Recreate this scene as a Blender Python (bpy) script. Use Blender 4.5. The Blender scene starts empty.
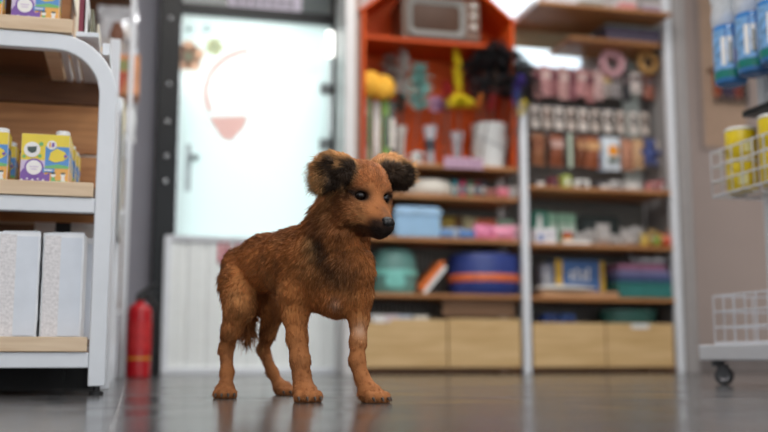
import bpy, math, random
import numpy as np
from mathutils import Matrix, Vector

random.seed(7)
S = bpy.context.scene
COL = S.collection
PI = math.pi

# ---------------------------------------------------------------- camera, world, light, exposure
F_PX, YAW, PITCH, CAM_H = 1000.0, math.radians(14.0), math.radians(8.08), 0.085
cam = bpy.data.cameras.new('camera')
cam.sensor_width = 36.0
cam.lens = F_PX / 768 * 36.0
cam.clip_start = 0.02
cam.dof.use_dof = True
cam.dof.focus_distance = 2.0
cam.dof.aperture_fstop = 1.8
cam_o = bpy.data.objects.new('camera', cam)
COL.objects.link(cam_o)
cam_o.location = (0, 0, CAM_H)
cam_o.rotation_euler = (PI / 2 + PITCH, 0, -YAW)
S.camera = cam_o

S.view_settings.view_transform = 'Standard'
S.view_settings.look = 'None'
S.view_settings.gamma = 1.0
S.view_settings.exposure = 0.0

world = bpy.data.worlds.new('daylight')
S.world = world
world.use_nodes = True
bg = world.node_tree.nodes['Background']
bg.inputs[0].default_value = (0.90, 0.96, 1.0, 1)
bg.inputs[1].default_value = 2.05


def area(name, loc, rot, sx, sy, power, colr=(1, 1, 1)):
    l = bpy.data.lights.new(name, 'AREA')
    l.shape = 'RECTANGLE'
    l.size, l.size_y = sx, sy
    l.energy = power
    l.color = colr
    o = bpy.data.objects.new(name, l)
    COL.objects.link(o)
    o.location = loc
    o.rotation_euler = rot
    return o


for lx, ly, e in ((0.4, 0.6, 34), (2.4, 0.9, 26), (0.6, 2.9, 30), (2.3, 3.1, 24), (1.5, 4.3, 24)):
    area('ceiling_lamp', (lx, ly, 2.93), (0, 0, 0), 1.2, 0.3, e, (1.0, 0.97, 0.93))


# the lit room behind the frosted door, and daylight outside the window
area('back_room_lamp', (0.61, 6.1, 2.0), (-PI / 2, 0, 0), 1.0, 1.0, 10, (0.97, 1.0, 0.99))
area('window_daylight', (2.35, 6.2, 2.1), (-PI / 2, 0, 0), 1.0, 0.8, 12, (0.92, 0.97, 1.0))


# ---------------------------------------------------------------- real-world coordinates of what the photo shows
def _ray(px, py):
    u, v = (px - 384) / F_PX, (216 - py) / F_PX
    fw = math.cos(PITCH) - v * math.sin(PITCH)
    zz = math.sin(PITCH) + v * math.cos(PITCH)
    return (fw * math.sin(YAW) + u * math.cos(YAW), fw * math.cos(YAW) - u * math.sin(YAW), zz)


def at(px, py, Y):
    """point on the plane Y (parallel to the back wall): X, Z"""
    r = _ray(px, py)
    return r[0] / r[1] * Y, CAM_H + r[2] / r[1] * Y


def ax(px, Y, py=250):
    return at(px, py, Y)[0]


def az(px, py, Y):
    return at(px, py, Y)[1]


# ---------------------------------------------------------------- materials
def C(r, g, b):
    f = lambda c: (c / 255 / 12.92) if c / 255 <= 0.04045 else ((c / 255 + 0.055) / 1.055) ** 2.4
    return (f(r), f(g), f(b), 1.0)


_M = {}


def mat(name, rgb=(200, 200, 200), rough=0.5, metal=0.0, noise=0.12, scale=18.0, bump=0.0, alpha=1.0,
        emit=0.0, coat=0.0, spec=0.5):
    if name in _M:
        return _M[name]
    m = bpy.data.materials.new(name)
    m.use_nodes = True
    nt = m.node_tree
    b = nt.nodes['Principled BSDF']
    b.inputs['Roughness'].default_value = rough
    b.inputs['Metallic'].default_value = metal
    b.inputs['Alpha'].default_value = alpha
    b.inputs['Coat Weight'].default_value = coat
    b.inputs['Specular IOR Level'].default_value = spec
    tc = nt.nodes.new('ShaderNodeTexCoord')
    n = nt.nodes.new('ShaderNodeTexNoise')
    n.inputs['Scale'].default_value = scale
    n.inputs['Detail'].default_value = 4
    nt.links.new(tc.outputs['Object'], n.inputs['Vector'])
    r = nt.nodes.new('ShaderNodeValToRGB')
    c = C(*rgb)
    r.color_ramp.elements[0].position = 0.3
    r.color_ramp.elements[1].position = 0.7
    r.color_ramp.elements[0].color = tuple(max(0, x * (1 - noise)) for x in c[:3]) + (1,)
    r.color_ramp.elements[1].color = tuple(min(1, x * (1 + noise)) for x in c[:3]) + (1,)
    nt.links.new(n.outputs['Fac'], r.inputs['Fac'])
    nt.links.new(r.outputs['Color'], b.inputs['Base Color'])
    if emit:
        b.inputs['Emission Color'].default_value = c
        b.inputs['Emission Strength'].default_value = emit
    if bump:
        bp = nt.nodes.new('ShaderNodeBump')
        bp.inputs['Strength'].default_value = bump
        bp.inputs['Distance'].default_value = 0.004
        nt.links.new(n.outputs['Fac'], bp.inputs['Height'])
        nt.links.new(bp.outputs['Normal'], b.inputs['Normal'])
    _M[name] = m
    return m


def wood(name, c1, c2, rough=0.45, stretch=(1.5, 14, 14), scale=3.0):
    if name in _M:
        return _M[name]
    m = bpy.data.materials.new(name)
    m.use_nodes = True
    nt = m.node_tree
    b = nt.nodes['Principled BSDF']
    b.inputs['Roughness'].default_value = rough
    tc = nt.nodes.new('ShaderNodeTexCoord')
    mp = nt.nodes.new('ShaderNodeMapping')
    mp.inputs['Scale'].default_value = stretch
    n = nt.nodes.new('ShaderNodeTexNoise')
    n.inputs['Scale'].default_value = scale
    n.inputs['Detail'].default_value = 6
    n.inputs['Distortion'].default_value = 0.6
    r = nt.nodes.new('ShaderNodeValToRGB')
    r.color_ramp.elements[0].position = 0.3
    r.color_ramp.elements[1].position = 0.72
    r.color_ramp.elements[0].color = C(*c1)
    r.color_ramp.elements[1].color = C(*c2)
    nt.links.new(tc.outputs['Object'], mp.inputs['Vector'])
    nt.links.new(mp.outputs['Vector'], n.inputs['Vector'])
    nt.links.new(n.outputs['Fac'], r.inputs['Fac'])
    nt.links.new(r.outputs['Color'], b.inputs['Base Color'])
    _M[name] = m
    return m


def frosted(name, rgb, gloss=0.06):
    if name in _M:
        return _M[name]
    m = bpy.data.materials.new(name)
    m.use_nodes = True
    nt = m.node_tree
    nt.nodes.remove(nt.nodes['Principled BSDF'])
    out = nt.nodes['Material Output']
    t = nt.nodes.new('ShaderNodeBsdfTranslucent')
    d = nt.nodes.new('ShaderNodeBsdfDiffuse')
    g = nt.nodes.new('ShaderNodeBsdfGlossy')
    t.inputs[0].default_value = C(*rgb)
    d.inputs[0].default_value = C(*rgb)
    g.inputs['Roughness'].default_value = 0.12
    m1 = nt.nodes.new('ShaderNodeMixShader')
    m1.inputs[0].default_value = 0.25
    nt.links.new(t.outputs[0], m1.inputs[1])
    nt.links.new(d.outputs[0], m1.inputs[2])
    m2 = nt.nodes.new('ShaderNodeMixShader')
    m2.inputs[0].default_value = gloss
    nt.links.new(m1.outputs[0], m2.inputs[1])
    nt.links.new(g.outputs[0], m2.inputs[2])
    nt.links.new(m2.outputs[0], out.inputs['Surface'])
    _M[name] = m
    return m


def floor_mat():
    m = bpy.data.materials.new('polished_grey_tiles')
    m.use_nodes = True
    nt = m.node_tree
    b = nt.nodes['Principled BSDF']
    tc = nt.nodes.new('ShaderNodeTexCoord')
    br = nt.nodes.new('ShaderNodeTexBrick')
    br.offset = 0.0
    br.inputs['Scale'].default_value = 1.0
    br.inputs['Brick Width'].default_value = 0.8
    br.inputs['Row Height'].default_value = 0.8
    br.inputs['Mortar Size'].default_value = 0.0022
    br.inputs['Mortar Smooth'].default_value = 0.2
    mp = nt.nodes.new('ShaderNodeMapping')
    mp.inputs['Location'].default_value = (0.02, 0.25, 0)
    nt.links.new(tc.outputs['Object'], mp.inputs['Vector'])
    nt.links.new(mp.outputs['Vector'], br.inputs['Vector'])
    n = nt.nodes.new('ShaderNodeTexNoise')
    n.inputs['Scale'].default_value = 2.6
    n.inputs['Detail'].default_value = 8
    n.inputs['Roughness'].default_value = 0.65
    nt.links.new(tc.outputs['Object'], n.inputs['Vector'])
    r = nt.nodes.new('ShaderNodeValToRGB')
    r.color_ramp.elements[0].position = 0.3
    r.color_ramp.elements[1].position = 0.75
    r.color_ramp.elements[0].color = C(58, 59, 62)
    r.color_ramp.elements[1].color = C(91, 90, 90)
    nt.links.new(n.outputs['Fac'], r.inputs['Fac'])
    mx = nt.nodes.new('ShaderNodeMix')
    mx.data_type = 'RGBA'
    nt.links.new(br.outputs['Fac'], mx.inputs[0])
    nt.links.new(r.outputs['Color'], mx.inputs[6])
    mx.inputs[7].default_value = C(150, 150, 150)
    # worn pale specks
    n2 = nt.nodes.new('ShaderNodeTexNoise')
    n2.inputs['Scale'].default_value = 34
    n2.inputs['Detail'].default_value = 3
    nt.links.new(tc.outputs['Object'], n2.inputs['Vector'])
    r2 = nt.nodes.new('ShaderNodeValToRGB')
    r2.color_ramp.elements[0].position = 0.70
    r2.color_ramp.elements[1].position = 0.78
    nt.links.new(n2.outputs['Fac'], r2.inputs['Fac'])
    mx2 = nt.nodes.new('ShaderNodeMix')
    mx2.data_type = 'RGBA'
    nt.links.new(r2.outputs['Color'], mx2.inputs[0])
    nt.links.new(mx.outputs[2], mx2.inputs[6])
    mx2.inputs[7].default_value = C(165, 163, 160)
    nt.links.new(mx2.outputs[2], b.inputs['Base Color'])
    rr = nt.nodes.new('ShaderNodeMapRange')
    rr.inputs['From Min'].default_value = 0.3
    rr.inputs['From Max'].default_value = 0.7
    rr.inputs['To Min'].default_value = 0.13
    rr.inputs['To Max'].default_value = 0.25
    nt.links.new(n.outputs['Fac'], rr.inputs['Value'])
    nt.links.new(rr.outputs['Result'], b.inputs['Roughness'])
    b.inputs['Specular IOR Level'].default_value = 0.42
    bp = nt.nodes.new('ShaderNodeBump')
    bp.inputs['Strength'].default_value = 0.05
    bp.inputs['Distance'].default_value = 0.01
    nt.links.new(n.outputs['Fac'], bp.inputs['Height'])
    nt.links.new(bp.outputs['Normal'], b.inputs['Normal'])
    return m


# ---------------------------------------------------------------- mesh building
class MB:
    def __init__(self):
        self.v, self.f, self.m = [], [], []
        self.M = None

    def add(self, vs, fs, mi=0):
        o = len(self.v)
        if self.M is not None:
            vs = [tuple(self.M @ Vector(p)) for p in vs]
        self.v += [tuple(p) for p in vs]
        self.f += [tuple(i + o for i in q) for q in fs]
        self.m += [mi] * len(fs)
        return self

    def box(self, x0, x1, y0, y1, z0, z1, mi=0):
        vs = [(x0, y0, z0), (x1, y0, z0), (x1, y1, z0), (x0, y1, z0), (x0, y0, z1), (x1, y0, z1), (x1, y1, z1), (x0, y1, z1)]
        return self.add(vs, [(3, 2, 1, 0), (4, 5, 6, 7), (0, 1, 5, 4), (1, 2, 6, 5), (2, 3, 7, 6), (3, 0, 4, 7)], mi)

    def cbox(self, c, s, mi=0):
        return self.box(c[0] - s[0] / 2, c[0] + s[0] / 2, c[1] - s[1] / 2, c[1] + s[1] / 2, c[2] - s[2] / 2, c[2] + s[2] / 2, mi)

    def lathe(self, prof, n=24, mi=0, c=(0, 0, 0), sx=1.0, sy=1.0):
        vs, fs = [], []
        for r, z in prof:
            for k in range(n):
                a = 2 * PI * k / n
                vs.append((c[0] + r * sx * math.cos(a), c[1] + r * sy * math.sin(a), c[2] + z))
        for i in range(len(prof) - 1):
            for k in range(n):
                k2 = (k + 1) % n
                fs.append((i * n + k, i * n + k2, (i + 1) * n + k2, (i + 1) * n + k))
        if prof[0][0] > 1e-6:
            fs.append(tuple(reversed(range(n))))
        if prof[-1][0] > 1e-6:
            fs.append(tuple(range((len(prof) - 1) * n, len(prof) * n)))
        return self.add(vs, fs, mi)

    def ball(self, c, r, n=16, m=10, mi=0):
        if isinstance(r, (int, float)):
            r = (r, r, r)
        vs, fs = [], []
        for i in range(1, m):
            t = PI * i / m
            for k in range(n):
                a = 2 * PI * k / n
                vs.append((c[0] + r[0] * math.sin(t) * math.cos(a), c[1] + r[1] * math.sin(t) * math.sin(a), c[2] - r[2] * math.cos(t)))
        b = len(vs)
        vs += [(c[0], c[1], c[2] - r[2]), (c[0], c[1], c[2] + r[2])]
        for i in range(m - 2):
            for k in range(n):
                k2 = (k + 1) % n
                fs.append((i * n + k, i * n + k2, (i + 1) * n + k2, (i + 1) * n + k))
        for k in range(n):
            k2 = (k + 1) % n
            fs.append((b, k2, k))
            fs.append((b + 1, (m - 2) * n + k, (m - 2) * n + k2))
        return self.add(vs, fs, mi)

    def tube(self, pts, r, n=8, mi=0, closed=False, flat=None):
        pts = [Vector(p) for p in pts]
        N = len(pts)
        rs = [r] * N if isinstance(r, (int, float)) else list(r)
        vs, fs = [], []
        up = None
        for i, p in enumerate(pts):
            if closed:
                t = pts[(i + 1) % N] - pts[i - 1]
            else:
                t = pts[min(i + 1, N - 1)] - pts[max(i - 1, 0)]
            t.normalize()
            if up is None:
                up = Vector((0, 0, 1)) if abs(t.z) < 0.9 else Vector((0, 1, 0))
            s = t.cross(up)
            s.normalize()
            up = s.cross(t)
            up.normalize()
            for k in range(n):
                a = 2 * PI * k / n
                vs.append(p + (s * math.cos(a) + up * math.sin(a)) * rs[i])
        rng = N if closed else N - 1
        for i in range(rng):
            j = (i + 1) % N
            for k in range(n):
                k2 = (k + 1) % n
                fs.append((i * n + k, i * n + k2, j * n + k2, j * n + k))
        if not closed:
            fs.append(tuple(reversed(range(n))))
            fs.append(tuple(range((N - 1) * n, N * n)))
        return self.add(vs, fs, mi)

    def prism(self, poly, y0, y1, mi=0):
        """poly: (x,z) outline extruded along y"""
        n = len(poly)
        vs = [(x, y0, z) for x, z in poly] + [(x, y1, z) for x, z in poly]
        fs = [tuple(range(n)), tuple(reversed(range(n, 2 * n)))]
        for k in range(n):
            k2 = (k + 1) % n
            fs.append((k, n + k, n + k2, k2))
        return self.add(vs, fs, mi)

    def pouch(self, w, h, d, mi=0, c=(0, 0, 0), nx=8, nz=10, wob=0.0, seal=0.08, seed=0):
        """a filled bag standing in xz, sealed top and bottom; c is the bottom centre"""
        rr = random.Random(seed)
        vs, fs = [], []
        for s in (-1, 1):
            for j in range(nz + 1):
                for i in range(nx + 1):
                    u, t = i / nx * 2 - 1, j / nz
                    e = max(0, 1 - abs(u) ** 4) ** 0.5
                    q = min(1, max(0, (t - seal) / 0.18)) * min(1, max(0, (1 - seal - t) / 0.22))
                    y = s * (d / 2) * e * q + s * 0.0006
                    sq = 1 - 0.05 * q
                    vs.append((c[0] + u * w / 2 * sq + rr.uniform(-wob, wob), c[1] + y + rr.uniform(-wob, wob), c[2] + t * h + (rr.uniform(-wob, wob) if 0 < j else 0)))
        P = (nx + 1) * (nz + 1)
        for s in (0, 1):
            for j in range(nz):
                for i in range(nx):
                    a = s * P + j * (nx + 1) + i
                    q = (a, a + 1, a + nx + 2, a + nx + 1)
                    fs.append(q if s == 0 else tuple(reversed(q)))
        def rim(idx):
            for a, b in zip(idx[:-1], idx[1:]):
                fs.append((b, a, P + a, P + b))
        rim([i for i in range(nx + 1)])
        rim([j * (nx + 1) + nx for j in range(nz + 1)])
        rim([nz * (nx + 1) + i for i in range(nx, -1, -1)])
        rim([j * (nx + 1) for j in range(nz, -1, -1)])
        return self.add(vs, fs, mi)

    def disc(self, c, r, y, n=20, mi=0, rz=None):
        """thin flat disc facing -y"""
        rz = rz or r
        return self.prism([(c[0] + r * math.cos(2 * PI * k / n), c[1] + rz * math.sin(2 * PI * k / n)) for k in range(n)], y - 0.0006, y, mi)

    def plume(self, a, b, w, n=60, mi=0, seed=0, droop=0.2, thick=0.0012, thin=0.075):
        """a feather or tuft: fine barbs along the way from a to b"""
        rr = random.Random(seed)
        a, b = Vector(a), Vector(b)
        ax_ = (b - a)
        L = ax_.length
        ax_.normalize()
        s = ax_.cross(Vector((0, 1, 0.02)))
        s.normalize()
        t = s.cross(ax_)
        for k in range(n):
            q = k / n
            p = a + (b - a) * q
            an = rr.uniform(0, 2 * PI)
            d = s * math.cos(an) + t * math.sin(an) * 0.7 + ax_ * rr.uniform(0.2, 0.9)
            d.normalize()
            l = w * (0.55 + 0.6 * math.sin(PI * min(1, q * 0.85 + 0.15))) * rr.uniform(0.6, 1.1)
            e = p + d * l + Vector((0, 0, -droop * l))
            mid = p + d * l * 0.55
            sd = d.cross(Vector((rr.uniform(-1, 1), rr.uniform(-1, 1), rr.uniform(-1, 1))))
            sd.normalize()
            sd *= w * thin
            nn = sd.cross(d)
            nn.normalize()
            nn *= thick
            self.add([p - nn, mid - sd, e, mid + sd, p + nn, mid + nn * 1.5], [(0, 1, 5, 4), (1, 2, 5), (5, 2, 3), (0, 4, 5, 3), (0, 3, 2, 1)], mi)
        return self

    def build(self, name, mats, parent=None, loc=(0, 0, 0), rz=0.0, bevel=0.0, smooth=None, seg=2):
        me = bpy.data.meshes.new(name)
        me.from_pydata(self.v, [], self.f)
        if not isinstance(mats, (list, tuple)):
            mats = [mats]
        for mm in mats:
            me.materials.append(mm)
        if len(mats) > 1:
            me.polygons.foreach_set('material_index', self.m)
        if smooth is not None:
            me.polygons.foreach_set('use_smooth', [True] * len(me.polygons))
            me.set_sharp_from_angle(angle=math.radians(smooth))
        me.update()
        o = bpy.data.objects.new(name, me)
        COL.objects.link(o)
        o.location = loc
        o.rotation_euler = (0, 0, rz)
        if parent is not None:
            o.parent = parent
        if bevel:
            bm_ = o.modifiers.new('bevel', 'BEVEL')
            bm_.width = bevel
            bm_.segments = seg
            bm_.limit_method = 'ANGLE'
            bm_.angle_limit = math.radians(50)
        return o


def tag(o, label, cat, group=None):
    o['label'] = label
    o['category'] = cat
    if group:
        o['group'] = group
    return o


def thing(name, label, cat, loc, rz=0.0, group=None):
    o = bpy.data.objects.new(name, None)
    o.empty_display_size = 0.05
    COL.objects.link(o)
    o.location = loc
    o.rotation_euler = (0, 0, rz)
    return tag(o, label, cat, group)


def structure(o):
    o['kind'] = 'structure'
    return o


def dup(root, label, loc, rz=None, group=None):
    kids = {}
    for o in COL.objects:
        if o.parent is not None:
            kids.setdefault(o.parent.name, []).append(o)
    r = root.copy()
    COL.objects.link(r)
    r.location = loc
    if rz is not None:
        r.rotation_euler = (0, 0, rz)
    r['label'] = label
    if group:
        r['group'] = group
    def rec(src, dst):
        for ch in kids.get(src.name, []):
            c = ch.copy()
            COL.objects.link(c)
            c.parent = dst
            rec(ch, c)
    rec(root, r)
    return r


def words(txt, size, loc, material, parent, name='lettering', rz=0.0, depth=0.0004, align='CENTER'):
    """lettering facing -y, made into a mesh"""
    cu = bpy.data.curves.new(name, 'FONT')
    cu.body = txt
    cu.size = size
    cu.align_x = align
    cu.align_y = 'CENTER'
    cu.extrude = depth
    tmp = bpy.data.objects.new('tmp', cu)
    COL.objects.link(tmp)
    dg = bpy.context.evaluated_depsgraph_get()
    me = bpy.data.meshes.new_from_object(tmp.evaluated_get(dg))
    bpy.data.objects.remove(tmp)
    me.transform(Matrix.Rotation(PI / 2, 4, 'X'))
    me.materials.clear()
    me.materials.append(material)
    o = bpy.data.objects.new(name, me)
    COL.objects.link(o)
    o.location = loc
    o.rotation_euler = (0, 0, rz)
    o.parent = parent
    return o

# ================================================================ the setting
X0, X1, YB, YF, ZC = -1.35, 4.3, 5.5, -2.6, 3.0
wall_m = mat('wall_paint', (196, 188, 186), 0.7, noise=0.03, scale=2)
lilac_m = mat('lilac_grey_paint', (150, 148, 158), 0.6, noise=0.04, scale=3)
pink_m = mat('pinkish_grey_wall', (190, 174, 167), 0.6, noise=0.04, scale=2)
white_m = mat('white_enamel', (226, 230, 236), 0.35, noise=0.02)
white_plastic = mat('white_plastic', (232, 233, 232), 0.4, noise=0.03)
black_m = mat('black_gloss', (16, 16, 19), 0.28, noise=0.2, spec=.25)
dark_m = mat('dark_rubber', (30, 30, 32), 0.55, noise=0.2)
chrome_m = mat('brushed_steel', (190, 192, 196), 0.25, metal=1.0, noise=0.05)
grey_m = mat('grey_metal', (150, 152, 156), 0.45, noise=0.05)
oak = wood('pale_oak', (196, 160, 106), (222, 190, 140), 0.45, (1.2, 10, 12), 2.2)
board_m = wood('shelf_board', (158, 104, 58), (190, 134, 82), 0.5, (1.5, 12, 14), 3)
plank_m = wood('pine_plank', (172, 112, 62), (212, 152, 96), 0.5, (1.5, 8, 16), 3)
beech = wood('beech_lip', (214, 184, 150), (236, 212, 182), 0.5, (1.5, 10, 16), 3)
dkwood = wood('dark_board', (92, 58, 34), (122, 80, 48), 0.6, (1.5, 10, 10), 3)

structure(MB().box(X0 - .1, X1 + .1, YF, YB + .1, -0.05, 0).build('floor', floor_mat()))
structure(MB().box(X0 - .1, X1 + .1, YF, YB + .1, ZC, ZC + .05).build('ceiling', mat('ceiling_white', (215, 214, 212), 0.8, noise=0.02)))
structure(MB().box(X0 - .1, X0, YF, YB + .1, 0, ZC).build('wall_left', wall_m))
structure(MB().box(X1, X1 + .1, YF, YB + .1, 0, ZC).build('wall_right', pink_m))
DX0, DX1 = 0.082, 1.115           # door opening
WX0, WX1, WZ0, WZ1 = 2.02, 2.66, 1.80, 2.40
b = MB()
b.box(X0, DX0, YB, YB + .1, 0, ZC, 1)
b.box(DX0, DX1, YB, YB + .1, 2.35, ZC, 0)
b.box(DX1, WX0, YB, YB + .1, 0, ZC, 0)
b.box(WX0, WX1, YB, YB + .1, 0, WZ0, 0)
b.box(WX0, WX1, YB, YB + .1, WZ1, ZC, 0)
b.box(WX1, 3.05, YB, YB + .1, 0, ZC, 0)
b.box(3.05, X1, YB, YB + .1, 0, ZC, 2)
structure(b.build('wall_back', [wall_m, lilac_m, pink_m]))
structure(MB().box(3.096, X1, YB - .012, YB, 0, .08).build('baseboard_back', mat('skirting_grey', (140, 132, 130), .5)))

# window behind the wall unit
w = structure(MB().box(WX0, WX1, YB + .03, YB + .04, WZ0, WZ1).build('window_1', frosted('frosted_pane', (240, 246, 250))))
b = MB()
for x in (WX0, WX1 - .03):
    b.box(x, x + .03, YB + .005, YB + .06, WZ0, WZ1)
b.box(WX0, WX1, YB + .005, YB + .06, WZ0, WZ0 + .03)
b.box(WX0, WX1, YB + .005, YB + .06, WZ1 - .03, WZ1)
f = b.build('window_frame', white_m, w)
f['kind'] = 'structure'

# frosted door: black frame, header, transom, leaf
YD = 5.45
b = MB()
b.box(DX0, .202, YD - .04, YB + .09, 0, 2.35)
b.box(1.045, DX1, YD - .04, YB + .09, 0, 2.35)
b.box(.202, 1.045, YD - .03, YB + .09, 1.975, 2.035)
b.box(.202, 1.045, YD - .03, YB + .09, 2.29, 2.35)
d1 = structure(b.build('door_1', black_m, bevel=.004))
f = MB().box(.202, 1.045, YB + .0, YB + .012, 2.035, 2.29).build('transom_pane', mat('grey_green_pane', (104, 112, 112), .15, noise=.05), d1)
leaf = MB().box(.206, 1.04, YD, YD + .012, .02, 1.972).build('door_leaf', frosted('frosted_door_glass', (231, 241, 239)), d1)
b = MB()
for z in (1.28, 1.60):
    b.box(.985, 1.05, YD - .012, YD + .024, z - .03, z + .03)
b.build('hinge', mat('hinge_grey', (120, 124, 126), .4), leaf, bevel=.004)
b = MB()
b.tube([(.29, YD - .045, 1.16), (.29, YD, 1.16)], .012, 10)
b.lathe([(0, 0), (.026, .0), (.028, .02), (.016, .03), (0, .03)], 16, 0, (.29, YD - .05, 1.145))
b.box(.245, .275, YD - .006, YD, .98, 1.24, 0)
b.build('door_handle', mat('handle_grey', (150, 158, 160), .3, metal=.6), leaf, smooth=40)
# faint printed picture on the frosted pane
pr_pink = frosted('faint_pink_print', (252, 222, 218), .03)
pr_or = frosted('faint_orange_print', (252, 220, 200), .03)
pr_ye = frosted('faint_yellow_print', (252, 248, 222), .03)
pr_gr = frosted('faint_grey_print', (218, 226, 226), .03)
b = MB()
arc = []
for k in range(25):
    t = math.radians(100 + k * 4.4)
    arc.append((.63 + .30 * math.cos(t), 1.54 + .27 * math.sin(t)))
inner = [(.63 + (x - .63) * .90, 1.54 + (z - 1.54) * .90) for x, z in arc]
for k in range(24):
    b.prism([arc[k], arc[k + 1], inner[k + 1], inner[k]], YD - .002, YD - .001, 0)
b.prism([(.36, 1.40), (.58, 1.42), (.56, 1.35), (.49, 1.27), (.44, 1.28)], YD - .002, YD - .001, 0)
for k in range(5):
    t = 2 * PI * k / 5 + .3
    b.disc((.245 + .045 * math.cos(t), 1.735 + .05 * math.sin(t)), .042, YD - .001, 14, 1)
b.disc((.245, 1.735), .03, YD - .0016, 14, 2)
for k in range(5):
    t = 2 * PI * k / 5
    b.disc((.385 + .03 * math.cos(t), 1.80 + .03 * math.sin(t)), .025, YD - .001, 12, 2)
b.disc((.245, 1.89), .02, YD - .001, 12, 3)
b.disc((.34, 1.90), .02, YD - .001, 12, 3)
rr = random.Random(3)
for j in range(6):
    for k in range(11):
        if rr.random() < .75:
            x, z = .69 + k * .027, 1.87 - j * .034 - k * .003
            b.box(x, x + rr.uniform(.010, .02), YD - .002, YD - .001, z, z + .008, 3)
b.build('printed_picture', [pr_pink, pr_or, pr_ye, pr_gr], leaf)
# emissive white strip on the hinge side of the frame
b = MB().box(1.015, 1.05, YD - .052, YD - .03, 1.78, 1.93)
o = b.build('glowing_strip', mat('lit_strip', (255, 255, 250), .4, emit=3.0), None, bevel=.006)
tag(o, 'short glowing white strip at the top right corner of the frosted door', 'strip')
b = MB()  # chrome studs added for the reflected highlights on the black frame
for z in (1.93, 1.56, 1.35, 1.16, 1.02):
    b.ball((.14, YD - .042, z), (.016, .012, .016), 10, 8)
b.build('highlight_stud', chrome_m, d1, smooth=60)

# sign in the transom
t = thing('transom_sign', 'pale lilac sign with grey lettering in the pane above the frosted door', 'sign', (.66, YB - .004, 2.10))
MB().box(-.20, .22, -.006, .002, -.055, .10).build('sign_board', mat('pale_lilac', (206, 198, 214), .5, noise=.02), t, bevel=.002)
b = MB()
rr = random.Random(5)
for k in range(7):
    x = -.16 + k * .05
    b.box(x, x + .03, -.0075, -.006, -.01, .0, 0)
    b.box(x, x + .008, -.0075, -.006, -.03, .03, 0)
    b.box(x + .018, x + .026, -.0075, -.006, -.02 if k % 2 else -.03, .025, 0)
    b.box(x + .002, x + .03, -.0075, -.006, .028 - .01 * (k % 3), .034 - .01 * (k % 3), 0)
b.build('lettering', mat('sign_grey', (116, 110, 124), .6), t)

# grey-lilac pier right of the shelving
structure(MB().box(3.025, 3.095, 5.08, YB, 0, ZC).build('trim_1', mat('pier_grey', (158, 154, 153), .5, noise=.03), bevel=.003))
structure(MB().box(1.062, 1.118, 5.12, 5.40, 0, ZC).build('trim_2', mat('door_side_post_white', (214, 212, 212), .4, noise=.03), bevel=.003))
structure(MB().box(1.118, 1.15, 5.14, 5.40, .0, ZC).build('trim_3', mat('post_edge_brown', (150, 118, 104), .5), bevel=.002))

# ================================================================ corrugated white panel in front of the door
YG = 5.36
gx0, gx1, gz = ax(165, YG, 300), ax(339, YG, 300), az(250, 240, YG)
t = thing('folding_screen', 'low ribbed white screen with red writing standing before the frosted door', 'screen', ((gx0 + gx1) / 2, YG, 0))
W = gx1 - gx0
scr_m = mat('ribbed_white', (240, 244, 243), .45, noise=.02)
b = MB()
n = 9
prof = []
for k in range(n):
    xa = -W / 2 + W * k / n
    xb = -W / 2 + W * (k + 1) / n
    prof += [(xa + .004, -.006), (xa + .016, -.011), (xb - .016, -.011), (xb - .004, -.006)]
vs = [(x, y, .03) for x, y in prof] + [(x, y, gz - .01) for x, y in prof] + [(x, .012, .03) for x, y in prof] + [(x, .012, gz - .01) for x, y in prof]
N = len(prof)
fs = []
for k in range(N - 1):
    fs += [(k, k + 1, N + k + 1, N + k), (2 * N + k + 1, 2 * N + k, 3 * N + k, 3 * N + k + 1), (N + k, N + k + 1, 3 * N + k + 1, 3 * N + k)]
fs += [(0, N, 3 * N, 2 * N), (N - 1, 3 * N - 1, 4 * N - 1, 2 * N - 1)]
b.add(vs, fs)
b.build('ribbed_panel', scr_m, t)
MB().box(-W / 2 - .01, W / 2 + .01, -.024, .02, gz - .02, gz + .012).build('top_rail', mat('rail_pale', (206, 208, 214), .4), t, bevel=.004)
MB().box(-W / 2 - .01, W / 2 + .01, -.03, .03, 0, .035).build('bottom_rail', white_m, t, bevel=.004)
for x in (-W / 2 + .005, W / 2 - .005):
    MB().box(x - .018, x + .018, -.026, .022, .0, gz).build('side_post', white_m, t, bevel=.004)
# red characters
b = MB()
cx = ax(218, YG) - (gx0 + gx1) / 2
zt = az(220, 264, YG)
def stroke(x, z, w_, h_):
    b.box(cx + x, cx + x + w_, -.0185, -.0155, zt + z, zt + z + h_)
for ox, pat in ((0, ((0, .0, .016, .13), (0, .105, .06, .014), (.02, .06, .05, .016), (.0, 0, .07, .014), (.04, .02, .014, .09), (.02, .028, .05, .012))),
                (.085, ((.0, .055, .055, .014), (.022, .02, .014, .085), (.0, .09, .055, .012), (.044, .03, .012, .06), (0, .02, .014, .05))),
                (.165, ((0, .0, .014, .12), (0, .10, .06, .014), (0, .05, .06, .014), (.05, .0, .014, .12)))):
    for x, z, w_, h_ in pat:
        stroke(ox + x, z, w_, h_)
b.build('lettering', mat('faded_red_print', (206, 84, 100), .6), t)

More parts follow.
